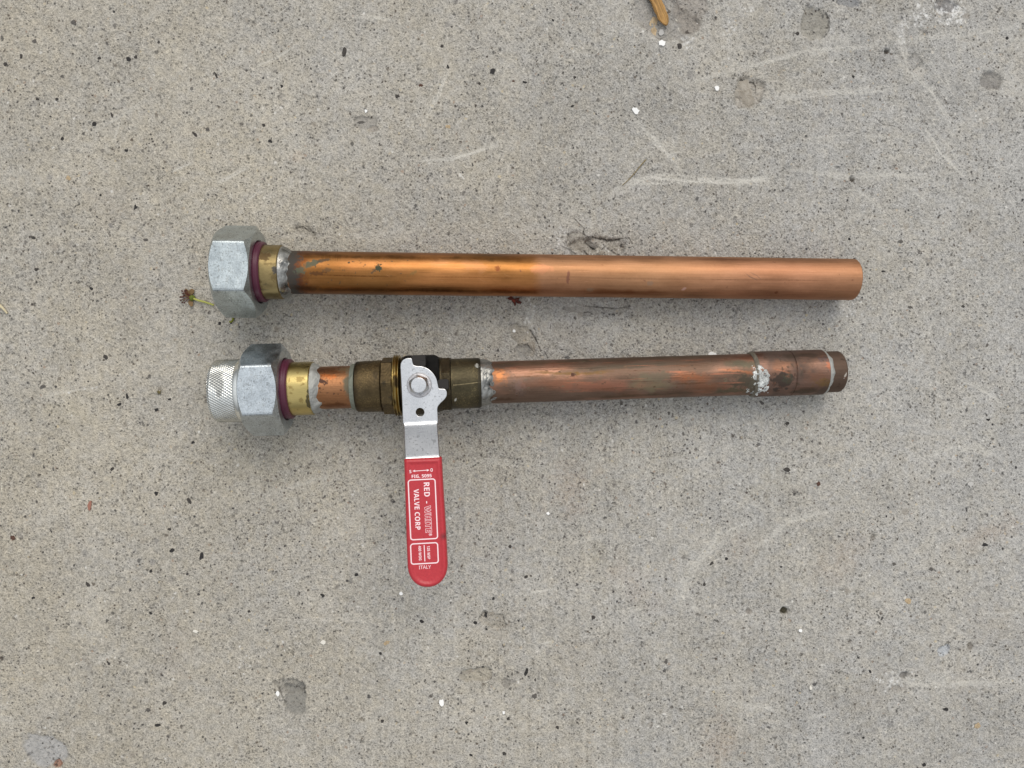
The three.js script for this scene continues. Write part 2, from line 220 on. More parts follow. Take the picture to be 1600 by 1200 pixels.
  // a fan of hair-thin scratches spreading over the right of the slab
  for (let i = 0; i < 75; i++) { const px = rr(1080, 1600), py = i < 50 ? rr(20, 340) : rr(380, 1150), a = (px > 1380 && py < 330 && rnd() < 0.6 ? rr(0.75, 1.25) : rr(-0.35, 0.25)), l = rr(20, 130); T.stroke([G(px, py), G(px + Math.cos(a) * l * 0.5, py + Math.sin(a) * l * 0.5), G(px + Math.cos(a + rr(-0.12, 0.12)) * l, py + Math.sin(a + rr(-0.12, 0.12)) * l)], rr(0.7, 2.2) * MPP, { c: pale, a: rr(0.18, 0.5), grain: 0.7, wob: 0.6 }); }
  // lime bloom and splashes of white
  const white = s3(236, 236, 234);
  const bloom = (px, py, n, sx, sy, r) => { r *= 0.62; for (let i = 0; i < n * 1.8; i++) { const [x, y] = G(px + (rnd() + rnd() - 1) * sx, py + (rnd() + rnd() - 1) * sy); T.stain(x, y, rr(0.3, 1) * r * MPP, rr(0.25, 0.8) * r * MPP, { rot: rr(0, 3), c: white, a: rr(0.15, 0.62), wob: 0.9, cell: 0.5, grain: 0.6 }); } };
  bloom(1465, 20, 34, 50, 22, 7); bloom(1432, 30, 16, 26, 14, 6); bloom(1412, 50, 12, 10, 24, 6); bloom(1140, 45, 10, 14, 24, 5); bloom(1075, 65, 10, 14, 12, 5); bloom(1170, 12, 8, 16, 10, 5); bloom(1496, 18, 18, 14, 20, 7); bloom(828, 490, 16, 10, 34, 4); bloom(872, 372, 12, 18, 18, 4); bloom(378, 1035, 10, 30, 30, 4); bloom(1395, 1062, 16, 40, 22, 6); bloom(1325, 485, 14, 26, 26, 4); bloom(445, 1010, 8, 40, 30, 3.5); bloom(930, 395, 10, 50, 20, 4);
  // cracks and hair-like lines, their crevice shade painted dark into the colour
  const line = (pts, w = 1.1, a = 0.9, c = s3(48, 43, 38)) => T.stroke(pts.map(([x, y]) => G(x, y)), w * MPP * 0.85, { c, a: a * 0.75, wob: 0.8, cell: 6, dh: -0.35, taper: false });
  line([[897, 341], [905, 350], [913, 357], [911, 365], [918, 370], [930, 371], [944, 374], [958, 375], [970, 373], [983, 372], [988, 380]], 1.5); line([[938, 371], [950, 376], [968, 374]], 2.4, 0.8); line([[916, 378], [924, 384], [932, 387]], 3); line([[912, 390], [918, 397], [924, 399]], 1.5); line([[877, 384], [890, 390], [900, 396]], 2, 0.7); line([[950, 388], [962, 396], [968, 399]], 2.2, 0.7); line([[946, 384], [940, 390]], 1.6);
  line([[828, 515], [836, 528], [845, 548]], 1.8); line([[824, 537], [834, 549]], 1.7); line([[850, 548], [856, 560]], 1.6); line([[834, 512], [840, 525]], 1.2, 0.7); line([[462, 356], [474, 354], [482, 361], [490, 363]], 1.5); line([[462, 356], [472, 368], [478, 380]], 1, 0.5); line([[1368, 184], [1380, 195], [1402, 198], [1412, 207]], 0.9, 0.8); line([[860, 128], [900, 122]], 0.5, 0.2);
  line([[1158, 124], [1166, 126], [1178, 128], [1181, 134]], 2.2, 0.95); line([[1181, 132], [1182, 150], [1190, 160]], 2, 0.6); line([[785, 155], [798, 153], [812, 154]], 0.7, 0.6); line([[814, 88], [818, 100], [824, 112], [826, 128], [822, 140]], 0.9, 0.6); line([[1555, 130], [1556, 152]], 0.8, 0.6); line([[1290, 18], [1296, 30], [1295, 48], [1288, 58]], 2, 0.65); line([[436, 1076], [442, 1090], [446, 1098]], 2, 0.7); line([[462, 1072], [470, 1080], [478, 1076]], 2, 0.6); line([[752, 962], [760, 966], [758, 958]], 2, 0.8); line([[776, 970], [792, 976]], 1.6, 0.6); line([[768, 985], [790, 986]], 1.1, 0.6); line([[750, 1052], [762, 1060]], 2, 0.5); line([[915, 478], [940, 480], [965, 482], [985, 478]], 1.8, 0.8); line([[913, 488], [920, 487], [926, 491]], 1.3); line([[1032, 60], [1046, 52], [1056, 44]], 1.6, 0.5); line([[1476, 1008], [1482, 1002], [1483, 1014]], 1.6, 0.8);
  return T.material(0.0014, THREE.MirroredRepeatWrapping);
})();
const ground = (() => {
  const nx = 800, ny = 600, pos = new Float32Array((nx + 1) * (ny + 1) * 3 + 16 * 3), uv = new Float32Array((nx + 1) * (ny + 1) * 2 + 16 * 2), idx = [];
  let k = 0;
  const put = (x, z, y) => { pos[k * 3] = x; pos[k * 3 + 1] = y; pos[k * 3 + 2] = z; uv[k * 2] = gx(x) / GW; uv[k * 2 + 1] = gz(z) / GH; return k++; };
  const x0 = GC.x - GW / 2, z0 = GC.z - GH / 2;
  for (let j = 0; j <= ny; j++) for (let i = 0; i <= nx; i++) { const x = x0 + GW * i / nx, z = z0 + GH * j / ny; put(x, z, slabHeight(x, z)); }
  for (let j = 0; j < ny; j++) for (let i = 0; i < nx; i++) { const a = j * (nx + 1) + i, b = a + nx + 1; idx.push(a, b, a + 1, a + 1, b, b + 1); }
  const xs = [-3 + x0, x0, x0 + GW, x0 + GW + 3], zs = [-3 + z0, z0, z0 + GH, z0 + GH + 3], q = zs.map((z) => xs.map((x) => put(x, z, 0)));
  for (let j = 0; j < 3; j++) for (let i = 0; i < 3; i++) if (i !== 1 || j !== 1) idx.push(q[j][i], q[j + 1][i], q[j][i + 1], q[j][i + 1], q[j + 1][i], q[j + 1][i + 1]);
  const g = new THREE.BufferGeometry(); g.setAttribute('position', new THREE.BufferAttribute(pos, 3)); g.setAttribute('uv', new THREE.BufferAttribute(uv, 2)); g.setIndex(idx); g.computeVertexNormals();
  const m = part('ground', g, slabMaterial, scene);
  return tag(m, 'weathered grey concrete slab with faint broom lines, scuffs and chips', 'concrete', null, 'structure');
})();
const onSlab = (px, py, up = 0) => { const p = P(px, py); p.y = slabHeight(p.x, p.z) + up; return p; };
// stones of the aggregate that show at the surface: x, y, half width, half height (pixels), turn, tone
{
  const tone = [[44, 42, 42], [64, 60, 57], [92, 88, 84], [86, 60, 48], [174, 154, 124], [118, 114, 108], [150, 143, 132], [60, 56, 40]].map((c, i) => { const T = new Paint(128, 128, 0.02, 0.02, 800 + i); const q = s3(...c); T.fill((x, y, o) => { const n = fbm(x * 400, y * 400, 801 + i, 4), g = vn(x * 2600, y * 2600, 803 + i), k = 0.55 + 0.6 * n + 0.35 * g; o[0] = q[0] * k; o[1] = q[1] * k * (0.97 + 0.06 * n); o[2] = q[2] * k * (0.92 + 0.14 * n); o[3] = 0.8; o[4] = 0; o[5] = n; }); return T.material(0.0006); });
  const ST = [[147, 194, 3.6, 3.4, 0, 0], [201, 92, 4, 2.6, 0.1, 0], [155, 91, 3, 2.4, 0, 1], [212, 89, 2.6, 2.6, 0, 1], [212, 324, 2.4, 4, 0.2, 0], [59, 155, 2.4, 2.4, 0, 1], [89, 155, 2.4, 2.6, 0, 1], [98, 217, 2.8, 2.8, 0, 0], [197, 235, 2.6, 2, 0.3, 0], [54, 64, 3.6, 3, 0, 2], [33, 88, 2.6, 3.4, 0, 1], [8, 100, 3, 3, 0, 1], [304, 209, 5.5, 2, 0.9, 1], [338, 118, 5, 2, 1.1, 1], [324, 202, 4, 2.8, 0.2, 2], [422, 221, 3, 2.4, 0.6, 0], [412, 196, 2.6, 2.4, 0, 1], [440, 135, 2.4, 2.6, 0, 0], [175, 180, 4.4, 1.6, 1.2, 1], [538, 82, 4, 6.5, 0.3, 1], [228, 375, 3.4, 2.4, 0, 2], [52, 371, 3.4, 2.4, 0.2, 1], [115, 35, 5, 3.6, 0.2, 2], [157, 305, 2.4, 2, 0, 0], [248, 66, 2.2, 3.4, 0.2, 1],
    [770, 111, 4, 4.6, 0.4, 0], [621, 150, 4, 3.6, 0.6, 1], [658, 133, 3.4, 2.6, 0.2, 3], [820, 129, 3.4, 2.2, 0, 0], [894, 166, 3.6, 2, -0.6, 0], [749, 131, 2.4, 2, 0, 1], [864, 31, 2.6, 2, 0, 0], [1062, 72, 3.4, 4, 0, 1], [690, 72, 2.6, 2.2, 0, 1], [898, 121, 2.6, 2, 0, 1], [802, 127, 2.6, 1.8, 0, 3], [700, 104, 4.4, 1.6, 1.3, 0], [564, 190, 6, 2.6, -0.15, 2], [1246, 52, 2.6, 2.6, 0, 1], [1333, 120, 2.8, 2, 0.8, 0], [1574, 60, 2.8, 2.8, 0, 0], [1408, 378, 3.6, 3, 0, 2], [1327, 373, 2.2, 2.2, 0, 0],
    [269, 860, 4, 3.4, 0.3, 0], [315, 869, 3, 5.4, 0.2, 0], [265, 827, 3.4, 2.4, 0, 1], [236, 892, 3.2, 2, -0.7, 0], [137, 913, 4, 2.4, 1, 1], [231, 1110, 4, 3, 0, 2], [256, 1099, 3.6, 3, -0.5, 1], [247, 1133, 4.4, 2.2, -0.1, 0], [235, 958, 3.4, 2.4, 0, 0], [52, 934, 2.6, 2.2, 0, 0], [169, 1036, 4.6, 1.6, 1, 1], [504, 930, 3.6, 2.6, 0.3, 0], [389, 955, 2.6, 2.6, 0, 1], [20, 840, 4, 4, 0.5, 3], [143, 451, 2.6, 2.4, 0, 0], [57, 421, 3.2, 2.8, 0, 1], [199, 619, 2, 5.6, -0.1, 0], [187, 632, 3.6, 2, -0.3, 0], [245, 640, 3, 3, 0.2, 0], [295, 783, 2.8, 5.4, -0.5, 1], [244, 771, 3, 3, 0.2, 0], [175, 733, 4.4, 2.2, -0.8, 1], [301, 691, 2.6, 2.6, 0, 0], [67, 604, 4.6, 3.2, 0, 2], [343, 505, 2.4, 3.4, 0.5, 0], [265, 624, 2.8, 1.8, -0.4, 0], [165, 558, 4, 3, 0.5, 1],
    [822, 1050, 2.8, 6.5, 0.3, 0], [835, 1088, 4, 4, 0.4, 2], [797, 854, 3.2, 2.6, -0.6, 1], [822, 901, 3.8, 2.4, -0.5, 1], [771, 935, 2.2, 3, 0, 0], [659, 971, 3.6, 3, 0.3, 0], [927, 965, 4, 3.2, -0.2, 1], [595, 1021, 2.6, 3, 0, 0], [871, 1137, 3.6, 2.6, 0.2, 1], [794, 1123, 2.8, 2.2, -0.2, 1], [729, 1129, 2.8, 2.4, 0.3, 0], [597, 1127, 3, 2.4, -0.4, 1], [736, 1180, 3.4, 2.2, 0.5, 0], [788, 1178, 3.2, 2.8, 0.4, 1], [557, 898, 3, 3, 0.4, 0], [1041, 1034, 2.8, 3.8, 0.2, 2], [743, 973, 2.8, 2.6, 0, 0], [759, 962, 2.6, 4.6, 0, 0], [759, 984, 2.4, 3.4, -0.3, 0],
    [1539, 851, 4.8, 2.8, 0.1, 0], [1455, 889, 4, 3, 0.5, 2], [1135, 873, 2.6, 2.4, 0, 0], [1478, 1108, 4, 3, 0.1, 0], [1359, 1049, 3, 2.2, 0.3, 0], [1397, 881, 3.4, 2.4, 0.2, 2], [1444, 1195, 3, 3, 0, 0], [1349, 1153, 2.6, 2, 0.2, 0], [1100, 913, 2, 3.4, 0, 1], [1111, 881, 4.6, 2, -0.8, 1], [1230, 734, 5.5, 3.4, 0.2, 1], [1230, 662, 3, 3, 0, 1], [1422, 480, 4, 2.8, 0.2, 2], [1279, 756, 3.4, 3, 0, 3], [1544, 656, 3.4, 2.2, 0.4, 0], [1380, 424, 2.4, 2, 0, 0], [1505, 479, 2.6, 2.2, 0, 1], [1190, 629, 3.6, 2.4, 0.6, 2], [1226, 955, 4.6, 4.6, 0, 7],
    [1419, 939, 4.6, 4.6, 0, 4], [1527, 1134, 5, 5, 0, 4], [700, 198, 3.6, 3, 0, 4], [107, 279, 3.4, 4, 0.2, 4], [604, 1004, 4.6, 3, -0.4, 4], [1022, 42, 6.5, 15, 0.2, 4], [930, 383, 8, 4, 0.35, 5], [939, 395, 4, 3.4, 0, 6], [1166, 148, 19, 15, 0.8, 6], [836, 541, 5, 10, -0.6, 6], [740, 1050, 17, 5.5, -0.25, 6], [768, 957, 4, 6, 0.2, 6]];
  for (const [x, y, a, b, t, c] of ST) {
    const g = blob(a * MPP, Math.min(a, b) * MPP * 0.32, b * MPP, (x * 7 + y) | 0, Math.max(a, b) > 8 ? 0.6 : 0.42, Math.max(a, b) > 8 ? 3 : 1), s = part('stone', g, tone[c], ground);
    s.position.copy(onSlab(x, y, Math.max(a, b) > 8 ? -0.0002 - Math.min(a, b) * MPP * 0.16 : -0.00005)); s.rotation.y = -t;
  }
}

// ------------------------------------------------------------------ metals
const solderTex = (() => { const T = new Paint(512, 512, 0.1, 0.1, 60); T.fill((x, y, o) => { const n = fbm(x * 260, y * 260, 61, 4), q = vn(x * 900, y * 900, 64), k = 0.28 + 0.46 * (n - 0.5) + 0.10 * (q - 0.5); o[0] = k; o[1] = k * 1.0; o[2] = k * 0.95; o[3] = 0.36 + 0.4 * (n - 0.5); o[4] = 0.85; o[5] = n; }); return T; })().material(0.0006);
const zincTex = (tint, seed0) => { const T = new Paint(1024, 512, 0.19, 0.03, seed0); T.fill((x, y, o) => { const n = fbm(x * 180, y * 180, seed0, 4), q = vn(x * 1500, y * 1500, seed0 + 4), g = vn(x * 3500, y * 500, seed0 + 7), sp = sst(0.70, 0.9, vn(x * 1300, y * 1300, seed0 + 8)), k = (0.55 + 0.20 * (n - 0.5) + 0.16 * (q - 0.5) + 0.10 * (g - 0.5)) * (1 - 0.34 * sp); o[0] = k * tint[0]; o[1] = k * tint[1]; o[2] = k * tint[2]; o[3] = 0.34 + 0.25 * (n - 0.5) + 0.1 * sp; o[4] = 1; o[5] = 0.5 + 0.3 * (q - 0.5) + 0.4 * (n - 0.5) - 0.3 * sp; });
  for (let i = 0; i < 260; i++) { const x = rr(0, 0.19), y = rr(0, 0.03), a = rnd() < 0.6 ? rr(-0.1, 0.1) : rr(1.4, 1.7), l = rr(0.0006, 0.005); T.stroke([[x, y], [x + Math.cos(a) * l, y + Math.sin(a) * l]], rr(0.00012, 0.0003), { c: rnd() < 0.6 ? [0.28, 0.29, 0.29] : [0.8, 0.82, 0.83], a: rr(0.3, 0.8), rough: 0.5 }); }
  for (let i = 0; i < 40; i++) T.stain(rr(0, 0.19), rr(0, 0.03), rr(0.0004, 0.003), rr(0.0003, 0.0016), { c: [0.36, 0.37, 0.36], a: rr(0.2, 0.55), rough: 0.7, wob: 0.8, soft: 0.6 });
  for (let i = 0; i < 26; i++) { const x = rr(0, 0.19), y = rr(0.004, 0.022), m = 3 + (rnd() * 5 | 0); for (let q = 0; q < m; q++) { const yy = y + q * rr(0.0007, 0.0013), l = rr(0.0008, 0.0024), xx = x + rr(-0.0005, 0.0005); T.stroke([[xx, yy], [xx + l, yy + rr(-0.0001, 0.0001)]], 0.00022, { c: [0.20, 0.21, 0.21], a: rr(0.4, 0.9), rough: 0.6, taper: false }); } }
  return T.material(0.00009); };
const nutMetal = zincTex([0.91, 1.0, 1.02], 70), nutMetalB = zincTex([0.91, 0.99, 1.04], 90);
const purple = (() => { const T = new Paint(256, 128, 0.12, 0.02, 110); T.fill((x, y, o) => { const n = fbm(x * 300, y * 300, 111, 3), c = s3(84, 34, 54), k = 0.85 + 0.3 * n; o[0] = c[0] * k; o[1] = c[1] * k; o[2] = c[2] * k; o[3] = 0.38 + 0.2 * (n - 0.5); o[4] = 0; o[5] = n; }); return T.material(0.0001); })();

// the union nut: a hexagon with turned faces, bored through; texture runs round it
function unionNut(x0, x1, cy, apo, bore) {
  const seg = 180, rc = apo * 0.985, rings = [], tanC = 0.72, at = (f) => { const a = ((f + Math.PI / 6) % (Math.PI / 3) + Math.PI / 3) % (Math.PI / 3) - Math.PI / 6; const R = apo / Math.cos(a); return Math.min(R, apo * 1.140); };
  const lim = (R) => Math.max(0, R - rc) * tanC;
  rings.push((f) => [x0 + 0.004, bore], (f) => [x0, bore], (f) => [x0, rc], (f) => [x0 + lim(at(f)), at(f)]);
  for (let i = 1; i < 6; i++) rings.push((f) => { const R = at(f), a = x0 + lim(R), b = x1 - lim(R); return [a + (b - a) * i / 6, R]; });
  rings.push((f) => [x1 - lim(at(f)), at(f)], (f) => [x1, rc], (f) => [x1, bore + 0.0006], (f) => [x1 - 0.0006, bore], (f) => [x1 - 0.004, bore]);
  const pos = [], uv = [], idx = [];
  rings.forEach((fn) => { for (let j = 0; j <= seg; j++) { const f = (j / seg - 0.5) * 2 * Math.PI, [x, r] = fn(f); pos.push(x, cy + r * Math.cos(f), r * Math.sin(f)); uv.push(j / seg, (x - x0) / (x1 - x0) + (r < apo * 0.98 ? r * 8 : 0)); } });
  for (let i = 0; i < rings.length - 1; i++) for (let j = 0; j < seg; j++) { const a = i * (seg + 1) + j, b = a + seg + 1; idx.push(a, a + 1, b, a + 1, b + 1, b); }
  const g = new THREE.BufferGeometry(); g.setAttribute('position', new THREE.Float32BufferAttribute(pos, 3)); g.setAttribute('uv', new THREE.Float32BufferAttribute(uv, 2)); g.setIndex(idx);
  return creased(g, 0.25);
}
// brushed copper: warm() tells how far along (0..1) the brown lacquer-like tarnish lies
function copperPaint(len, rad, w, seed0, tone) {
  const T = new Paint(w, 512, len, 2 * Math.PI * rad, seed0);
  T.fill((x, y, o) => {
    const n = fbm(x * 60, y * 160, seed0, 4), s = vn(x * 90, y * 3200, seed0 + 5), s2 = vn(x * 25, y * 1100, seed0 + 6), q = vn(x * 1100, y * 1100, seed0 + 7), t = tone(x, y, n), k = 0.90 + 0.46 * (n - 0.5) + 0.14 * (s - 0.5) + 0.12 * (s2 - 0.5) + 0.06 * (q - 0.5);
    o[0] = t[0] * k; o[1] = t[1] * k * (0.97 + 0.1 * (n - 0.5)); o[2] = t[2] * k * (0.96 + 0.2 * (n - 0.5)); o[3] = t[3] + 0.16 * (n - 0.5) + 0.10 * (s - 0.5) + 0.07; o[4] = t[4] ?? 1; o[5] = 0.5 + 0.3 * (s - 0.5) + 0.5 * (n - 0.5) + 0.2 * (q - 0.5);
  });
  return T;
}
function lumpyRing(x0, x1, r0, r1, cy, s, amp = 0.0006, edge = 0.0012, bulge = 0.0004) {   // a fillet of solder run round a joint, its toe ragged where it thins out on the pipe
  const prof = [], N = 34, L = x1 - x0; for (let i = 0; i <= N; i++) prof.push([x0 + (L + edge * 1.6) * i / N, r1]);
  return revolve(prof, cy, { seg: 240, ux0: 0, ux1: 0.1, crease: 1.2, disp: (x, f) => {
    const c = Math.cos(f) * 2.4 + 9, d = Math.sin(f) * 2.4 + 9, reach = L + edge * 2.4 * (fbm(c * 1.3, d * 1.3, s + 5, 2) - 0.5), t = (x - x0) / reach;
    const lump = amp * 2 * (fbm(c * 1.5 + x * 300, d * 1.5 + x * 220, s, 3) - 0.5);
    return t < 1 ? (r0 - r1) * Math.pow(1 - t, 0.8) + bulge * Math.sin(Math.PI * t) + lump * Math.sin(Math.PI * t) + 0.00012 : 0.00012 - 0.0012 * (t - 1) - 0.0003 * Math.min(1, (t - 1) * 6); } });
}
// a skin of stuff grown on a pipe: field(x, f) above zero shows, below it sinks under the surface
function skin(x0, x1, f0, f1, baseR, cy, field, nx = 90, nf = 130) {
  const pos = [], uv = [], idx = [];
  for (let i = 0; i <= nx; i++) for (let j = 0; j <= nf; j++) { const x = x0 + (x1 - x0) * i / nx, f = f0 + (f1 - f0) * j / nf, r = baseR(x) + field(x, f); pos.push(x, cy + r * Math.cos(f), r * Math.sin(f)); uv.push(x / 0.1, f * 0.15); }
  for (let i = 0; i < nx; i++) for (let j = 0; j < nf; j++) { const a = i * (nf + 1) + j, b = a + nf + 1; idx.push(a, a + 1, b, a + 1, b + 1, b); }
  const g = new THREE.BufferGeometry(); g.setAttribute('position', new THREE.Float32BufferAttribute(pos, 3)); g.setAttribute('uv', new THREE.Float32BufferAttribute(uv, 2)); g.setIndex(idx); return creased(g, 1.3);
}
function layAlong(name, label, category, A, B) {                  // a thing lying along A-B; its own x axis runs along it, its base is under A
  const g = thing(name, label, category), X = B.clone().sub(A).normalize(), Y = new THREE.Vector3(0, 1, 0).addScaledVector(X, -X.y).normalize(), Z = X.clone().cross(Y);
  g.matrix.makeBasis(X, Y, Z); g.quaternion.setFromRotationMatrix(g.matrix); g.position.copy(A).addScaledVector(Y, -A.y); g.updateMatrixWorld(true);
  return g;
}
const APO = 0.0267, RP = 0.01415;

// ------------------------------------------------------------------ the plain copper pipe with its union nut
const pipeA = (() => {
  const cy = 0.0270, root = layAlong('copper_pipe', 'plain bright copper pipe with grey hex union nut, no valve', 'pipe', P(366, 424.5, cy), P(1333, 436.8, 0.0145));
  const at = (px, r = 0) => alongAxis(root, px, cy + r);
  const n0 = at(324.5, APO), n1 = at(388, APO), rg = at(402.5, 0.0198), bs = at(443), cp = at(457), end = at(1349, RP);
  part('union_nut', unionNut(n0, n1, cy, APO, 0.0203), nutMetal, root);
  part('gasket_ring', revolve(fine([[n0 + 0.006, 0.0196], [rg - 0.0008, 0.0198], [rg, 0.0190], [rg, 0.0160]], 0.001), cy, {}), purple, root);
  part('inner_sleeve', revolve([[n0 + 0.0035, 0.0130], [n0 + 0.0035, 0.0200], [n0 + 0.010, 0.0200]], cy, {}), plain(120, 96, 52, 0.45, 0.9), root);
  const bl = bs - n1, bt = new Paint(512, 512, bl, 0.11, 140);
  bt.fill((x, y, o) => { const n = fbm(x * 110, y * 110, 141, 4), q = vn(x * 900, y * 2600, 143), k = 0.9 + 0.5 * (n - 0.5) + 0.16 * (q - 0.5); o[0] = 0.33 * k; o[1] = 0.25 * k; o[2] = 0.115 * k; o[3] = 0.38 + 0.3 * (n - 0.5); o[4] = 0.95; o[5] = n; });
  for (let i = 0; i < 26; i++) bt.stain(rr(0, bl), rr(0.02, 0.09), rr(0.0006, 0.004), rr(0.0006, 0.003), { c: rnd() < 0.6 ? s3(92, 74, 42) : s3(74, 70, 54), a: rr(0.3, 0.8), rough: 0.6, metal: 0.6, wob: 0.8, soft: 0.6 });
  bt.stain(bl * 0.45, 0.047, 0.004, 0.0035, { c: s3(88, 66, 36), a: 0.8, rough: 0.6, metal: 0.6, wob: 0.7 }); bt.stain(bl * 0.93, 0.056, 0.0022, 0.003, { c: s3(70, 68, 66), a: 0.9, rough: 0.6, metal: 0.4 });
  part('brass_tail', revolve(fine([[n1 - 0.002, 0.0178], [rg, 0.0178], [bs - 0.0006, 0.0178], [bs, 0.0172], [bs, 0.0140]], 0.001), cy, { ux0: n1, ux1: bs }), bt.material(0.0002), root);
  part('solder_joint', lumpyRing(bs - 0.0006, cp - 0.0006, 0.0170, RP + 0.0001, cy, 7, 0.0005, 0.0014, 0.0004), solderTex, root);
  // the pipe itself: brown polished part, pinker fresh part from x = 840 on
  const x0 = bs - 0.006, len = end - x0, circ = 2 * Math.PI * RP, edge = at(842, 0.01) - x0;
  const T = copperPaint(len, RP, 2048, 160, (x, y, n) => { const f = sst(-0.005, 0.005, x - edge + 0.010 * (fbm(y * 90, x * 90, 165, 3) - 0.5) - 0.10 * (y - circ / 2 - 0.008)), w = vn(x * 12, y * 50, 166); const b = sst(0.36, 0.72, fbm(x * 18, y * 50, 168, 4)) * (1 - 0.70 * f); return [(0.48 + 0.00 * f) * (1 - 0.40 * b), (0.208 + 0.045 * f + 0.02 * (w - 0.5)) * (1 - 0.38 * b), (0.076 + 0.062 * f) * (1 - 0.45 * b), 0.31 + 0.17 * f, 1]; });
  const S = (px, py) => { const l = at(px, 0.008), axis = proj(new THREE.Vector3(l, cy, 0).applyMatrix4(root.matrixWorld)), r = RP * FPX / 0.497; return [l - x0, circ * (0.5 + Math.asin(clamp((py - axis[1]) / r, -0.97, 0.97)) / (2 * Math.PI))]; };
  const st = (px, py, rx, ry, o) => { const [x, y] = S(px, py); T.stain(x, y, rx * MPP, ry * MPP, o); };
  const oxide = s3(66, 60, 46), green = s3(82, 88, 70), brown = s3(92, 52, 22), umber = s3(66, 40, 22);
  for (let i = 0; i < 9; i++) { const [x] = S(456, 430); T.stain(x + rr(0.001, 0.005), circ * (0.16 + i * 0.085), rr(0.004, 0.007), 0.006, { c: s3(66, 60, 52), a: 0.95, rough: 0.65, metal: 0.4, wob: 0.6, soft: 0.7 }); }
  for (let i = 0; i < 7; i++) { const [x] = S(474 + rr(-8, 10), 430); T.stain(x, circ * (0.2 + i * 0.1), rr(0.005, 0.009), 0.008, { c: s3(104, 58, 30), a: 0.7, rough: 0.45, metal: 0.85, wob: 0.6, soft: 0.8 }); }
  for (let i = 0; i < 12; i++) { const [x] = S(458, 430); T.stain(x + rr(-0.0005, 0.0014), circ * (0.16 + i * 0.062), rr(0.0032, 0.0056), 0.0055, { c: s3(62, 58, 52), a: 0.92, rough: 0.7, metal: 0.3, wob: 0.7, soft: 0.6 }); }
  st(489, 417, 14, 5, { rot: -0.4, c: green, a: 0.85, rough: 0.65, metal: 0.3, wob: 0.7 }); st(472, 428, 8, 5, { c: green, a: 0.8, rough: 0.65, metal: 0.3, wob: 0.8 }); st(508, 412, 10, 3, { rot: -0.3, c: oxide, a: 0.75, rough: 0.6, metal: 0.4, wob: 0.8 }); st(514, 427, 8, 3, { c: oxide, a: 0.5, rough: 0.6, metal: 0.5, wob: 0.9 }); st(500, 432, 10, 3, { c: umber, a: 0.6, rough: 0.5, metal: 0.6, wob: 0.9 }); st(495, 398, 22, 8, { c: brown, a: 0.7, rough: 0.4, metal: 0.9, soft: 0.8, wob: 0.6 }); st(480, 452, 24, 7, { c: s3(56, 34, 18), a: 0.75, rough: 0.45, metal: 0.8, soft: 0.9, wob: 0.6 }); st(530, 455, 40, 5, { c: s3(84, 48, 20), a: 0.5, rough: 0.4, metal: 0.9, soft: 0.9, wob: 0.6 });
  st(593, 423, 5, 5, { c: s3(60, 62, 40), a: 1, rough: 0.75, metal: 0.1, wob: 1.0, cell: 0.5 }); st(584, 430, 6, 2, { rot: -0.7, c: oxide, a: 0.7, rough: 0.7, metal: 0.3, wob: 1 }); st(547, 415.5, 1.8, 1.6, { c: oxide, a: 0.9, rough: 0.6, metal: 0.3 }); st(645, 432, 7, 3, { rot: -0.5, c: s3(128, 98, 52), a: 0.7, rough: 0.6, metal: 0.5, wob: 0.9 });
  for (let i = 0; i < 60; i++) { const w = i < 42; st(w ? rr(480, 640) : rr(640, 1330), rr(402, 458), rr(0.5, 2.2), rr(0.4, 1.1), { rot: rr(0, 3), c: w ? oxide : s3(120, 78, 54), a: rr(0.4, 0.9), rough: 0.6, metal: 0.4, wob: 0.9 }); }
  for (let i = 0; i < 16; i++) { const x = 503 + i * 1.9 + rr(-0.6, 0.6), a = S(x, 399 + rr(0, 3)), b = S(x + 1, 409 + rr(0, 6)); T.stroke([a, b], 0.0003, { c: s3(96, 62, 22), a: 0.6, rough: 0.5 }); }
  const ln = (a, b, w, o) => T.stroke([S(...a), S((a[0] + b[0]) / 2 + rr(-3, 3), (a[1] + b[1]) / 2 + rr(-0.5, 0.5)), S(...b)], w * MPP, o);
  ln([495, 434], [620, 437], 1.1, { c: s3(92, 56, 28), a: 0.7, rough: 0.5 }); ln([660, 437], [830, 439], 0.9, { c: s3(110, 66, 34), a: 0.5 }); ln([1080, 441.5], [1300, 443], 1.0, { c: s3(126, 86, 62), a: 0.6, rough: 0.5 }); ln([900, 439], [1080, 441], 0.8, { c: s3(126, 82, 56), a: 0.4 }); ln([1160, 432], [1178, 442], 1.0, { c: s3(110, 92, 80), a: 0.7 }); ln([1166, 430], [1184, 441], 0.9, { c: s3(110, 92, 80), a: 0.5 });
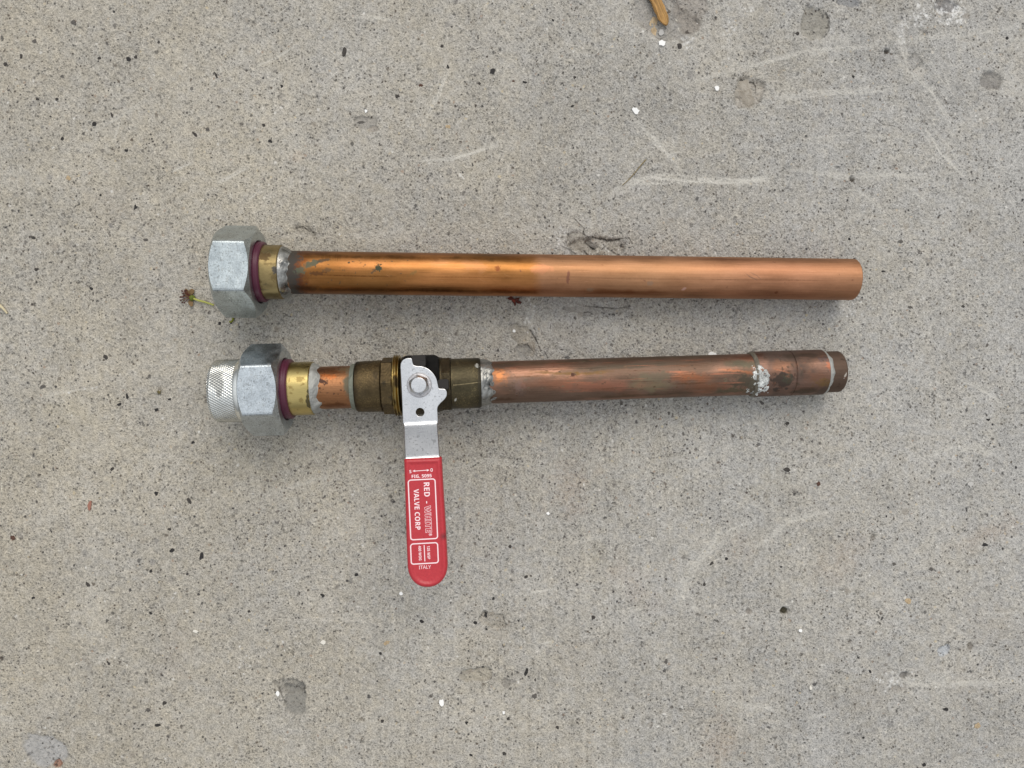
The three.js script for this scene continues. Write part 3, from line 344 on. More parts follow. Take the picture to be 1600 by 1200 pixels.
  st(777, 425, 4, 5, { rot: 0.3, c: s3(120, 62, 30), a: 0.7, rough: 0.5, metal: 0.7, wob: 0.9 }); st(886, 437, 2.6, 11, { c: s3(118, 74, 60), a: 0.75, rough: 0.55, metal: 0.6, wob: 0.5 }); st(922, 456, 6, 4, { c: s3(124, 108, 88), a: 0.6, rough: 0.65, metal: 0.3 }); st(1013, 447, 5, 4, { c: s3(140, 118, 100), a: 0.5, rough: 0.6, metal: 0.4 }); st(1067, 455, 4, 2.4, { rot: -0.6, c: s3(200, 160, 150), a: 0.6, rough: 0.6, metal: 0.3 }); st(1212, 460, 3, 3, { c: s3(110, 62, 34), a: 0.6 }); st(980, 460, 60, 7, { c: s3(136, 76, 36), a: 0.5, rough: 0.36, soft: 0.9 }); st(940, 458, 40, 6, { c: s3(120, 66, 26), a: 0.4, soft: 0.9 }); st(1130, 408, 50, 5, { c: s3(116, 74, 50), a: 0.5, soft: 0.8, wob: 0.7 }); st(760, 402, 30, 6, { c: s3(104, 70, 30), a: 0.5, soft: 0.9 }); st(740, 420, 22, 10, { rot: 0.2, c: s3(168, 120, 84), a: 0.45, rough: 0.42, soft: 0.8, wob: 0.8 }); st(690, 415, 18, 9, { rot: -0.4, c: s3(176, 126, 88), a: 0.35, rough: 0.42, soft: 0.8, wob: 0.8 }); st(845, 425, 16, 8, { c: s3(182, 124, 92), a: 0.5, rough: 0.45, wob: 0.8 });
  for (let i = 0; i < 14; i++) st(520 + i * 22 + rr(-10, 10), 402 + i * 0.35 + rr(0, 4), rr(14, 30), rr(3, 6), { c: [s3(96, 62, 28), s3(108, 66, 30), s3(88, 62, 36)][i % 3], a: rr(0.35, 0.65), rough: 0.42, soft: 0.9, wob: 0.8 });
  for (let i = 0; i < 10; i++) st(560 + i * 30 + rr(-10, 10), 455 + i * 0.4 + rr(-3, 2), rr(16, 34), rr(3, 6), { c: [s3(92, 54, 20), s3(104, 62, 24)][i % 2], a: rr(0.35, 0.6), rough: 0.4, soft: 0.9, wob: 0.8 });
  for (let i = 0; i < 26; i++) { const x = rr(560, 860), y = rr(405, 452), a = rr(-0.7, 0.7), l = rr(5, 16); ln([x, y], [x + Math.cos(a) * l, y + Math.sin(a) * l], rr(0.3, 0.6), { c: rnd() < 0.5 ? s3(190, 140, 100) : s3(110, 70, 36), a: rr(0.2, 0.5), rough: 0.5 }); }
  for (let i = 0; i < 30; i++) { const x = rr(860, 1330), y = rr(405, 465), l = rr(6, 40); ln([x, y], [x + l, y + rr(-0.6, 0.8)], rr(0.25, 0.6), { c: rnd() < 0.4 ? s3(214, 160, 128) : s3(130, 84, 58), a: rr(0.2, 0.5), rough: 0.5 }); }
  part('pipe', revolve([[x0, RP], [x0 + len * 0.25, RP], [x0 + len * 0.5, RP], [x0 + len * 0.75, RP], [end - 0.0005, RP], [end, RP - 0.0004], [end, RP - 0.0010], [end - 0.0004, RP - 0.0013], [end - 0.12, RP - 0.0013], [x0, RP - 0.0013]], cy, { seg: 128, ux0: x0, ux1: end }), T.material(0.00006), root);
  return root;
})();

// ------------------------------------------------------------------ the pipe with the ball valve
const pipeB = (() => {
  const cy = 0.0270, root = layAlong('valve_pipe', 'tarnished pipe assembly with red handled ball valve and knurled end', 'pipe', P(402, 609.3, cy), P(1285, 581.3, 0.0158));
  const at = (px, r = 0) => alongAxis(root, px, cy + r), L = (px, py, y) => toLocal(root, px, py, y);
  const n0 = at(369, APO), n1 = at(431.6, APO), k0 = at(321, 0.0208), rg = at(446.3, 0.0198), bs = at(481.5, 0.0178), c0 = at(492, RP);
  part('union_nut', unionNut(n0, n1, cy, APO, 0.0203), nutMetalB, root);
  part('gasket_ring', revolve(fine([[n0 + 0.006, 0.0196], [rg - 0.0008, 0.0198], [rg, 0.0190], [rg, 0.0160]], 0.001), cy, {}), purple, root);
  // knurled steel end: two families of helical ridges cross
  {
    const R = 0.0207, len = n0 + 0.004 - k0, prof = [[k0 + 0.004, 0.0155], [k0 + 0.0003, 0.0160], [k0, 0.0166], [k0, R - 0.0012]];
    for (let x = 0; x <= 0.0165 && k0 + x < n0 - 0.0040; x += 0.00022) prof.push([k0 + 0.0002 + x, R - 0.0008 * (1 - sst(0, 0.0014, x))]);
    const xe = prof[prof.length - 1][0]; prof.push([xe + 0.0003, R + 0.0001], [xe + 0.0008, R + 0.0005], [n0 + 0.004, R + 0.0005]);
    const g = revolve(prof, cy, { seg: 720, ux0: k0, ux1: k0 + 0.03, crease: 1.3, disp: (x, f, i, r) => { if (i < 4 || x > xe - 0.0001) return 0; const a = f * R, w = (t) => { t = t - Math.floor(t); return Math.abs(t * 2 - 1); }, p1 = w((a * 0.82 + x * 0.57) / 0.00155), p2 = w((a * 0.82 - x * 0.57) / 0.00155), wear = 0.55 + 0.9 * (fbm(f * 3 + 20, x * 180, 171, 3) - 0.35); return -0.00060 * Math.max(p1, p2) * clamp(wear, 0.2, 1) * sst(0, 0.0006, xe - x); } });
    const T = new Paint(256, 1024, 0.03, 0.131, 180); T.fill((x, y, o) => { const n = fbm(x * 160, y * 160, 181, 4), q = vn(x * 1400, y * 1400, 184), d = sst(0.55, 0.75, fbm(x * 120, y * 90, 187, 3)), f = (y / 0.131 - 0.5) * 2 * Math.PI, a = f * R, w = (t) => { t = t - Math.floor(t); return Math.abs(t * 2 - 1); }, pit = x < n0 - 0.0042 - k0 ? sst(0.55, 0.95, Math.max(w((a * 0.82 + x * 0.57) / 0.00155), w((a * 0.82 - x * 0.57) / 0.00155))) : 0, k = (0.84 + 0.2 * (n - 0.5) + 0.12 * (q - 0.5)) * (1 - 0.45 * d) * (1 - 0.55 * pit); o[0] = k; o[1] = k * 1.02; o[2] = k * 0.98; o[3] = 0.20 + 0.25 * d + 0.15 * (n - 0.5); o[4] = 1; o[5] = 0.5; });
    part('knurled_end', g, T.material(0.0001), root);
  }
  // bright brass tail
  const bl = bs - n1, bt = new Paint(512, 512, bl, 0.112, 200);
  bt.fill((x, y, o) => { const n = fbm(x * 90, y * 90, 201, 4), q = vn(x * 400, y * 3000, 203), k = 0.95 + 0.3 * (n - 0.5) + 0.14 * (q - 0.5); o[0] = 0.53 * k; o[1] = 0.42 * k; o[2] = 0.17 * k; o[3] = 0.30 + 0.25 * (n - 0.5); o[4] = 1; o[5] = n; });
  for (let i = 0; i < 18; i++) bt.stain(rr(bl * 0.3, bl), rr(0.02, 0.09), rr(0.0005, 0.002), rr(0.0005, 0.002), { c: s3(120, 96, 48), a: rr(0.3, 0.7), rough: 0.55, metal: 0.7, wob: 0.9 });
  bt.stain(bl * 0.95, 0.064, 0.0012, 0.009, { c: s3(66, 60, 40), a: 0.9, rough: 0.6, metal: 0.5, wob: 0.9, cell: 0.2 });
  bt.stain(bl * 0.7, 0.05, 0.003, 0.002, { c: s3(138, 116, 70), a: 0.6, rough: 0.6, wob: 0.8 });
  part('brass_tail', revolve(fine([[n1 - 0.002, 0.0177], [rg, 0.0177], [bs - 0.0006, 0.0177], [bs, 0.0172], [bs, 0.0140]], 0.001), cy, { ux0: n1, ux1: bs }), bt.material(0.0002), root);
  const greySolder = new THREE.MeshStandardMaterial({ roughness: 0.6, metalness: 0.45, bumpMap: solderTex.bumpMap, bumpScale: 0.0008 }); greySolder.color.setRGB(0.35, 0.355, 0.335);
  const sj = part('solder_joint', mergeGeometries([lumpyRing(bs - 0.0006, c0 + 0.001, 0.0168, RP + 0.0002, cy, 23, 0.0007, 0.002, 0.0004), (() => { const p = L(501, 627, cy + 0.010), g = blob(0.0026, 0.0014, 0.0018, 3, 0.3); g.translate(p.x, p.y - 0.0003, p.z); return g; })(), (() => { const p = L(494, 620, cy + 0.0115), g = blob(0.0020, 0.0013, 0.003, 5, 0.3); g.translate(p.x, p.y - 0.0003, p.z); return g; })()].map((g) => (g.index ? g.toNonIndexed() : g))), greySolder, root);

  const va = at(551, 0.0168), vb = at(595, 0.0168), vc = at(611.5, 0.018), vd = at(623, 0.020), ve = at(690, 0.018), vf = at(704, 0.017), vg = at(752, 0.017), cs = at(767, RP), cl = at(1188, 0.0155), gr = at(1246, 0.0155), ce = at(1299.5, 0.0155), se = at(1326, RP);
  // copper shared by the short pipe, the long pipe, the coupling and the stub
  const circ = 2 * Math.PI * RP;
  const paintPipe = (x0, x1, w, seed0, tone) => { const T = copperPaint(x1 - x0, RP, w, seed0, tone), S = (px, py) => { const l = at(px, 0.008), axis = proj(new THREE.Vector3(l, cy, 0).applyMatrix4(root.matrixWorld)), r = RP * FPX / 0.499; return [l - x0, circ * (0.5 + Math.asin(clamp((py - axis[1]) / r, -0.97, 0.97)) / (2 * Math.PI))]; }; T.at = S; T.st = (px, py, rx, ry, o) => { const [x, y] = S(px, py); T.stain(x, y, rx * MPP, ry * MPP, o); }; return T; };
  {
    const x0 = bs - 0.004, x1 = va + 0.004, T = paintPipe(x0, x1, 512, 220, () => [0.34, 0.165, 0.078, 0.34, 0.97]);
    T.st(505, 596, 9, 4, { rot: 0.5, c: s3(62, 36, 26), a: 0.9, rough: 0.6, metal: 0.4, wob: 0.8 }); T.st(500, 580, 14, 7, { c: s3(70, 40, 26), a: 0.7, rough: 0.5, metal: 0.7, wob: 0.7, soft: 0.7 }); T.st(515, 588, 12, 5, { c: s3(196, 108, 52), a: 0.6, rough: 0.3, wob: 0.8, soft: 0.7 }); T.st(520, 632, 26, 7, { c: s3(84, 44, 20), a: 0.7, rough: 0.4, soft: 0.8 }); T.st(546, 600, 6, 30, { c: s3(90, 92, 76), a: 0.85, rough: 0.7, metal: 0.3, wob: 0.6, soft: 0.7 }); T.st(538, 578, 10, 8, { c: s3(96, 92, 70), a: 0.6, rough: 0.6, metal: 0.5, wob: 0.8, soft: 0.8 });
    for (let i = 0; i < 26; i++) T.st(rr(494, 545), rr(576, 634), rr(0.5, 2.2), rr(0.5, 1.6), { rot: rr(0, 3), c: s3(66, 42, 28), a: rr(0.4, 0.9), rough: 0.6, metal: 0.4, wob: 0.9 });
    part('pipe', revolve([[x0, RP], [(x0 + x1) / 2, RP], [x1, RP]], cy, { seg: 128 }), T.material(0.0002), root, 'short stained copper piece between brass tail and valve');
  }
  // the valve, in cast bronze
  const bronze = (seed0, base, speck) => { const T = new Paint(512, 512, 0.05, 0.11, seed0); T.fill((x, y, o) => { const n = fbm(x * 110, y * 90, seed0, 4), q = vn(x * 900, y * 900, seed0 + 4), gold = sst(0.5, 0.9, vn(x * 1900, y * 1900, seed0 + 9)) * sst(0.30, 0.6, n) * speck * sst(0, 0.006, x), k = (0.85 + 0.7 * (n - 0.5) + 0.2 * (q - 0.5)) * (0.45 + 0.55 * sst(0, 0.005, x + 0.004 * (n - 0.5))); o[0] = base[0] * k + 0.08 * gold; o[1] = base[1] * k + 0.058 * gold; o[2] = base[2] * k + 0.024 * gold; o[3] = 0.50 + 0.2 * (n - 0.5) + 0.1 * (q - 0.5); o[4] = 0.85; o[5] = 0.5 * n + 0.5 * q; });
    for (let i = 0; i < 12; i++) T.stain(rr(0, 0.05), rr(0.02, 0.09), rr(0.001, 0.005), rr(0.001, 0.006), { c: s3(52, 46, 34), a: rr(0.3, 0.7), rough: 0.7, metal: 0.6, wob: 0.8, soft: 0.7 }); return T.material(0.00022); };
  const bronzeA = bronze(240, s3(92, 78, 54), 0.8), bronzeB = bronze(260, s3(74, 66, 50), 0.4), black = (() => { const T = new Paint(256, 256, 0.04, 0.04, 280); T.fill((x, y, o) => { const n = fbm(x * 220, y * 220, 281, 4), k = 0.7 + 1.2 * (n - 0.5); o[0] = 0.009 * k; o[1] = 0.008 * k; o[2] = 0.007 * k; o[3] = 0.40 + 0.5 * (n - 0.5); o[4] = 0; o[5] = n; }); const a = T.material(0.0004); return new THREE.MeshPhysicalMaterial({ map: a.map, roughnessMap: a.roughnessMap, roughness: 1.1, metalness: 0, bumpMap: a.bumpMap, bumpScale: 0.0004, specularIntensity: 0.2 }); })();
  const oct = (sides, turn, r) => (x, f) => { const s = 2 * Math.PI / sides, a = (((f + turn) % s) + s) % s - s / 2; return r * Math.cos(s / 2) / Math.cos(a) - r; };
  const uxo = { ux0: va, ux1: va + 0.05 };
  part('valve_end', revolve(fine([[va, 0.0140], [va, 0.0160], [va + 0.0008, 0.0168], [vb - 0.0012, 0.0172], [vb + 0.0005, 0.0160]], 0.001), cy, { ...uxo, seg: 120 }), bronzeA, root);
  part('valve_collar', revolve(fine([[vb, 0.0160], [vb, 0.0192], [vc - 0.0004, 0.0192], [vc + 0.0004, 0.0180]], 0.0012), cy, { ...uxo, seg: 128, crease: 0.3, disp: (x, f, i, r) => (r > 0.0185 ? oct(8, 0.12, r)(x, f) : 0) }), bronzeA, root);
  const shiny = (() => { const T = new Paint(256, 512, 0.008, 0.13, 300); T.fill((x, y, o) => { const n = fbm(x * 120, y * 60, 301, 4), q = vn(x * 3000, y * 60, 304), k = 0.85 + 0.5 * (n - 0.5) + 0.3 * (q - 0.5), d = sst(0.52, 0.7, fbm(x * 160, y * 110, 306, 3)); o[0] = 0.54 * k * (1 - 0.7 * d); o[1] = 0.41 * k * (1 - 0.72 * d); o[2] = 0.16 * k * (1 - 0.65 * d); o[3] = 0.30 + 0.3 * d; o[4] = 1; o[5] = n; }); return T.material(0.0001); })();
  const w3 = (vd - vc) / 3, ringsP = [[vc, 0.0186]]; for (let i = 0; i < 3; i++) { const a = vc + i * w3, r = 0.0204 + (i === 1 ? 0.0003 : 0); ringsP.push([a + 0.0003, r - 0.0012], [a + 0.0008, r], [a + w3 - 0.0006, r], [a + w3 - 0.0001, r - 0.0010]); } ringsP.push([vd, 0.0170]);
  part('threaded_ring', revolve(ringsP, cy, { seg: 128 }), shiny, root, 'bright brass ring where the valve halves screw together');
  part('valve_body', revolve(fine([[vd - 0.0002, 0.0150], [vd + 0.0008, 0.0186], [vd + 0.003, 0.0196], [(vd + ve) / 2, 0.0200], [ve - 0.004, 0.0186], [ve, 0.0178], [ve + 0.0003, 0.0150]], 0.0015), cy, { ...uxo, seg: 120, crease: 0.5 }), bronzeB, root);
  part('valve_collar', revolve(fine([[ve, 0.0150], [ve, 0.0186], [vf - 0.0004, 0.0186], [vf + 0.0004, 0.0168]], 0.0012), cy, { ...uxo, seg: 128, crease: 0.3, disp: (x, f, i, r) => (r > 0.018 ? oct(8, 0.39, r)(x, f) : 0) }), bronzeB, root);
  {
    const T = new Paint(512, 512, 0.0215, 0.11, 320); T.fill((x, y, o) => { const n = fbm(x * 110, y * 90, 321, 4), q = vn(x * 900, y * 900, 324), k = (0.85 + 0.8 * (n - 0.5) + 0.2 * (q - 0.5)) * (0.5 + 0.5 * sst(0, 0.006, 0.0215 - x + 0.004 * (n - 0.5))), c = s3(84, 77, 58), g = sst(0.5, 0.9, vn(x * 1900, y * 1900, 329)) * sst(0.35, 0.6, n); o[0] = c[0] * k + 0.06 * g; o[1] = c[1] * k + 0.045 * g; o[2] = c[2] * k + 0.02 * g; o[3] = 0.5 + 0.2 * (n - 0.5); o[4] = 0.85; o[5] = 0.7 * n + 0.3 * q; });
    T.stroke([[0.002, 0.056], [0.010, 0.0555], [0.021, 0.0545]], 0.0004, { c: s3(150, 136, 104), a: 0.8, rough: 0.5, taper: false }); T.stain(0.003, 0.067, 0.0008, 0.0016, { rot: 0.4, c: s3(205, 205, 196), a: 0.9, rough: 0.5, metal: 0.5 }); T.stain(0.019, 0.042, 0.0016, 0.0022, { c: s3(180, 182, 176), a: 0.9, rough: 0.5, metal: 0.5 }); T.stain(0.0205, 0.055, 0.0012, 0.03, { c: s3(66, 62, 52), a: 0.7, rough: 0.6, wob: 0.4 });
    part('valve_end', revolve(fine([[vf, 0.0150], [vf, 0.0168], [vg - 0.0012, 0.0168], [vg, 0.0160], [vg, 0.0140]], 0.001), cy, { ux0: vf, ux1: vg, seg: 120 }), T.material(0.0002), root);
  }
  // cast pad under the handle with its two stops
  const padY = cy + 0.0215, plateY = cy + 0.0272;
  {
    const a = L(630, 557.5, padY), b = L(686, 632, padY), sh = new THREE.Shape(), r = 0.003, X0 = a.x, X1 = b.x, Z0 = -a.z, Z1 = -b.z;
    sh.moveTo(X0 + r, Z0); sh.lineTo(X1 - r, Z0); sh.quadraticCurveTo(X1, Z0, X1, Z0 - r); sh.lineTo(X1, Z1 + r); sh.quadraticCurveTo(X1, Z1, X1 - r, Z1); sh.lineTo(X0 + r, Z1); sh.quadraticCurveTo(X0, Z1, X0, Z1 + r); sh.lineTo(X0, Z0 - r); sh.quadraticCurveTo(X0, Z0, X0 + r, Z0);
    const g = new THREE.ExtrudeGeometry(sh, { depth: 0.009, bevelEnabled: true, bevelSize: 0.0008, bevelThickness: 0.0008, bevelSegments: 3 }); g.rotateX(-Math.PI / 2); g.translate(0, padY - 0.0098, 0);
    const uvs = g.attributes.uv, p = g.attributes.position; for (let i = 0; i < p.count; i++) uvs.setXY(i, p.getX(i) / 0.04, p.getZ(i) / 0.04);
    part('stem_pad', g, black, root);
    const lugMat = black.clone(); lugMat.map = null; lugMat.color.setRGB(0.035, 0.032, 0.030);
    for (const [x0, y0, x1, y1] of [[643.5, 556, 664, 571.5], [685, 594, 700, 607.5]]) {
      const top = plateY + 0.0012, c0 = L(x0, y0, top), c1 = L(x1, y1, top), w = c1.x - c0.x, d = c1.z - c0.z, hh = top - padY + 0.006, s2 = new THREE.Shape(), q = 0.001;
      s2.moveTo(-w / 2 + q, d / 2); s2.lineTo(w / 2 - q, d / 2); s2.quadraticCurveTo(w / 2, d / 2, w / 2, d / 2 - q); s2.lineTo(w / 2, -d / 2 + q); s2.quadraticCurveTo(w / 2, -d / 2, w / 2 - q, -d / 2); s2.lineTo(-w / 2 + q, -d / 2); s2.quadraticCurveTo(-w / 2, -d / 2, -w / 2, -d / 2 + q); s2.lineTo(-w / 2, d / 2 - q); s2.quadraticCurveTo(-w / 2, d / 2, -w / 2 + q, d / 2);
      const k = new THREE.ExtrudeGeometry(s2, { depth: hh - 0.0008, bevelEnabled: true, bevelSize: 0.0005, bevelThickness: 0.0006, bevelSegments: 3 }); k.rotateX(-Math.PI / 2); k.translate((c0.x + c1.x) / 2, top - hh, (c0.z + c1.z) / 2);
      const ku = k.attributes.uv, kp = k.attributes.position; for (let i = 0; i < kp.count; i++) ku.setXY(i, kp.getX(i) / 0.04, kp.getZ(i) / 0.04 + kp.getY(i) / 0.04);
      part('stop_lug', k, lugMat, root);
    }
    const lg = L(689, 628, cy + 0.012); const lug = blob(0.003, 0.002, 0.003, 8, 0.1); lug.translate(lg.x, lg.y, lg.z);
  }
  // handle: pressed steel lever, bent upward, red vinyl grip, flanged hex nut on the stem
  const steel = (() => { const T = new Paint(512, 512, 0.06, 0.06, 340); T.fill((x, y, o) => { const n = fbm(x * 110, y * 110, 341, 4), q = vn(x * 1700, y * 1700, 344), sp = sst(0.74, 0.9, vn(x * 900, y * 900, 346)) * sst(0.4, 0.6, n), k = (0.63 + 0.10 * (n - 0.5) + 0.08 * (q - 0.5)) * (1 - 0.3 * sp); o[0] = k * 0.985; o[1] = k; o[2] = k * 1.025; o[3] = 0.29 + 0.10 * (n - 0.5); o[4] = 0.97; o[5] = q; });
    for (let i = 0; i < 60; i++) { const x = rr(0, 0.06), y = rr(0, 0.06), a = rr(0, 3.1), l = rr(0.0005, 0.003); T.stroke([[x, y], [x + Math.cos(a) * l, y + Math.sin(a) * l]], rr(0.0001, 0.0003), { c: [0.24, 0.24, 0.25], a: rr(0.3, 0.8), rough: 0.6 }); } return T.material(0.00003); })();
  const th = 0.0022, z3 = (x, y) => L(530 + x / 6, 530 + y / 6, plateY + th), shapeOf = (pts) => { const s = new THREE.Shape(); pts.forEach(([x, y], i) => { const p = z3(x, y); if (i) s.lineTo(p.x, -p.z); else s.moveTo(p.x, -p.z); }); return s; };
  const lever = thing('x', '', ''); scene.remove(lever); lever.name = 'handle_lever'; delete lever.userData.label; delete lever.userData.category; root.add(lever);
  const smooth = (pts, n = 5) => { const c = new THREE.CatmullRomCurve3(pts.map(([x, y]) => new THREE.Vector3(x, y, 0)), false, 'centripetal'); return c.getPoints(pts.length * n).map((p) => [p.x, p.y]); };
  const outline = [[603, 788], [596, 600], [588, 420], ...smooth([[579, 262], [583, 228], [602, 198], [632, 184], [668, 181]]), ...smooth([[677, 188], [682, 215], [693, 243], [722, 255], [772, 259], [826, 279], [876, 322], [907, 375], [920, 430]]), ...smooth([[926, 456], [938, 468], [965, 469], [990, 474], [1003, 494], [1002, 528], [986, 556], [940, 602], [919, 632], [914, 660]]), [918, 720], [921, 788]];
  const sh = shapeOf(outline), hp = z3(757, 685); { const h = new THREE.Path(); h.absarc(hp.x, -hp.z, 0.0028, 0, Math.PI * 2, true); sh.holes.push(h); }
  const bendA = z3(603, 788), bendB = z3(921, 788), rise = 0.0172, gripY = plateY + th + rise, gA = L(630.6 + 2.2, 716, gripY), gB = L(687.6, 716, gripY);
  const plateG = new THREE.ExtrudeGeometry(sh, { depth: th - 0.0006, bevelEnabled: true, bevelSize: 0.0003, bevelThickness: 0.0003, bevelSegments: 2, curveSegments: 28 }); plateG.rotateX(-Math.PI / 2); plateG.translate(0, plateY + 0.0003, 0);
  // the bent part: a strip swept along z, rounded at both bends, running on into the grip
  const slope = (() => {
    const zA = (bendA.z + bendB.z) / 2, zB = (gA.z + gB.z) / 2, zc = [], rows = [], run = zB - zA, N = 26;
    const yAt = (z) => { const t = (z - zA) / run, R = 0.06, k = (u) => (Math.abs(u) < R ? (u + R) * (u + R) / (4 * R) : Math.max(0, u)); return (plateY + th) + rise * (k(t) - k(t - 1)); };
    for (let i = 0; i <= N; i++) { const t = -0.1 + 1.45 * i / N; rows.push([zA + run * t, yAt(zA + run * t), clamp(t, 0, 1)]); }
    const pos = [], uv = [], idx = [], cross = [[0, -th], [0, -0.0005], [0.0005, 0], [0.5, 0], [-0.0005, 0], [0, -0.0005], [0, -th]];
    rows.forEach(([z, y, t], i) => { const a = Math.max(0, i - 1), b = Math.min(N, i + 1), dz = rows[b][0] - rows[a][0], dy = rows[b][1] - rows[a][1], l = Math.hypot(dz, dy), ny = dz / l, nz = -dy / l, xl = bendA.x + (gA.x - bendA.x) * t, xr = bendB.x + (gB.x - bendB.x) * t;
      for (const [c, d, k] of [[xl, -th], [xl, -0.0005], [xl + 0.0005, 0], [(xl + xr) / 2, 0], [xr - 0.0005, 0], [xr, -0.0005], [xr, -th], [xl, -th]]) { pos.push(c, y + ny * d, z + nz * d); uv.push(c / 0.06, (z + d) / 0.06); } });
    for (let i = 0; i < N; i++) for (let j = 0; j < 7; j++) { const a = i * 8 + j, b = a + 8; idx.push(a, b, a + 1, a + 1, b, b + 1); }
    const g = new THREE.BufferGeometry(); g.setAttribute('position', new THREE.Float32BufferAttribute(pos, 3)); g.setAttribute('uv', new THREE.Float32BufferAttribute(uv, 2)); g.setIndex(idx); return creased(g, 0.7);
  })();
  { const u = plateG.attributes.uv, p = plateG.attributes.position; for (let i = 0; i < p.count; i++) u.setXY(i, p.getX(i) / 0.06, p.getZ(i) / 0.06); }
  slope.translate(0, 0.00005, 0);
  part('lever_plate', mergeGeometries([plateG.index ? plateG.toNonIndexed() : plateG, slope]), steel, lever);
  {
    // grip: outline from its two edges, rounded end, soft edges; print on top
    const top = gripY + 0.0016, q0 = L(660.3, 715.5, top), q1 = L(667.6, 880, top), dir = q1.clone().sub(q0).setY(0).normalize(), Lg = L(666.5, 919, top).sub(q0).length(), ang = Math.atan2(dir.x, dir.z);
    const hw = (s) => 0.01145 + 0.0007 * sst(0, 0.06, s), endS = Lg - 0.0138;
    const outlineAt = (d) => { const o = [], r = Math.max(0.0014 - d * 0.4, 0.0003), W0 = hw(0) - d, e = Math.max(0.0005, Lg - endS - d);
      for (let i = 0; i <= 6; i++) { const a = Math.PI / 2 * i / 6; o.push([-W0 + r - r * Math.sin(a), d + r - r * Math.cos(a)]); }
      for (let i = 1; i < 10; i++) { const q = d + r + (endS - d - r) * i / 10; o.push([-(hw(q) - d), q]); }
      for (let i = 0; i <= 28; i++) { const a = Math.PI * i / 28; o.push([-(hw(endS) - d) * Math.sign(Math.cos(a)) * Math.pow(Math.abs(Math.cos(a)), 0.92), endS + e * Math.pow(Math.sin(a), 0.95)]); }
      for (let i = 9; i > 0; i--) { const q = d + r + (endS - d - r) * i / 10; o.push([hw(q) - d, q]); }
      for (let i = 0; i <= 6; i++) { const a = Math.PI / 2 * (1 - i / 6); o.push([W0 - r + r * Math.sin(a), d + r - r * Math.cos(a)]); }
      return o; };
    const pts = outlineAt(0);
    // rings from the underside round the edge to the top, then over the slightly dished face
    const levels = [[-0.0072, 0.0010], [-0.0072, 0.0002], [-0.0066, 0], [-0.0030, 0], [-0.0014, 0.00025], [-0.0005, 0.0009], [0, 0.0019], [-0.00005, 0.0026], [-0.0007, 0.0034], [-0.0009, 0.0046], [-0.0009, 0.0080]];
    const pos = [], uv = [], idx = [], n = pts.length;
    const put = (x, s, y) => { pos.push(x, y, s); uv.push((x + 0.013) / 0.026, 1 - (s + 0.001) / 0.084); };
    for (const [y, d] of levels) for (const [x, s] of outlineAt(d)) put(x, s, top + y);
    const nl = levels.length; for (let r = 0; r < nl - 1; r++) for (let i = 0; i < n; i++) { const a = r * n + i, b = r * n + (i + 1) % n, c = a + n, d = b + n; idx.push(a, b, c, b, d, c); }
    const capTop = (nl - 1) * n, cs2 = pos.length / 3; for (let i = 0; i <= 10; i++) put(0, 0.012 + (endS - 0.012) * i / 10, top - 0.0009);
    for (let i = 0; i < n; i++) { const a = capTop + i, b = capTop + (i + 1) % n, near = (s) => cs2 + Math.round(clamp((s - 0.012) / (endS - 0.012)) * 10), ia = near(pos[a * 3 + 2]), ib = near(pos[b * 3 + 2]); idx.push(a, b, ia); if (ia !== ib) idx.push(b, ib, ia); }
    const bc = pos.length / 3; put(0, 0.03, top - 0.0072); for (let i = 0; i < n; i++) idx.push((i + 1) % n, i, bc);
    const g = new THREE.BufferGeometry(); g.setAttribute('position', new THREE.Float32BufferAttribute(pos, 3)); g.setAttribute('uv', new THREE.Float32BufferAttribute(uv, 2)); g.setIndex(idx); g.computeVertexNormals();
    const K = 23.8, cv = document.createElement('canvas'); cv.width = Math.round(26 * K); cv.height = Math.round(84 * K);
    const c = cv.getContext('2d'); c.fillStyle = 'rgb(182,46,55)'; c.fillRect(0, 0, cv.width, cv.height);
    for (let i = 0; i < 5000; i++) { const v = rnd(); c.fillStyle = v < 0.5 ? `rgba(120,10,24,${rr(0.02, 0.07)})` : `rgba(225,80,84,${rr(0.02, 0.06)})`; c.beginPath(); c.ellipse(rr(0, cv.width), rr(0, cv.height), rr(2, 16), rr(2, 16), rr(0, 3), 0, 7); c.fill(); }
    for (let i = 0; i < 90; i++) { c.strokeStyle = `rgba(${rnd() < 0.5 ? '110,20,30' : '230,120,120'},${rr(0.08, 0.3)})`; c.lineWidth = rr(0.8, 2.5); const x = rr(0, cv.width), y = rr(0, cv.height), a = rr(0, 3.1), l = rr(10, 70); c.beginPath(); c.moveTo(x, y); c.lineTo(x + Math.cos(a) * l, y + Math.sin(a) * l); c.stroke(); }
    const dirt = c.createRadialGradient(23.6 * K, 49 * K, 0, 23.6 * K, 49 * K, 2.6 * K); dirt.addColorStop(0, 'rgba(60,30,34,0.55)'); dirt.addColorStop(1, 'rgba(60,30,34,0)'); c.fillStyle = dirt; c.fillRect(20 * K, 45 * K, 6 * K, 8 * K);
    const ink = '#f6dfe2', X = (t) => (t + 13 - 0.35) * K, Y = (s) => (s + 1) * K; c.fillStyle = c.strokeStyle = ink; c.lineJoin = c.lineCap = 'round'; c.textBaseline = 'alphabetic'; c.textAlign = 'center';
    const write = (str, t, s, cap, wid, { turn = 0, weight = 'bold', hollow = false } = {}) => { const px = cap * K / 0.714; c.save(); c.translate(X(t), Y(s)); c.rotate(turn); c.font = `${weight} ${px}px sans-serif`; const m = c.measureText(str).width; c.scale(wid * K / m, 1); if (hollow) { c.lineWidth = 0.42 * K; c.strokeStyle = ink; c.strokeText(str, 0, cap * K / 2); c.fillStyle = 'rgb(182,46,55)'; c.lineWidth = 1; c.fillText(str, 0, cap * K / 2); } else { c.fillStyle = ink; c.fillText(str, 0, cap * K / 2); } c.restore(); };
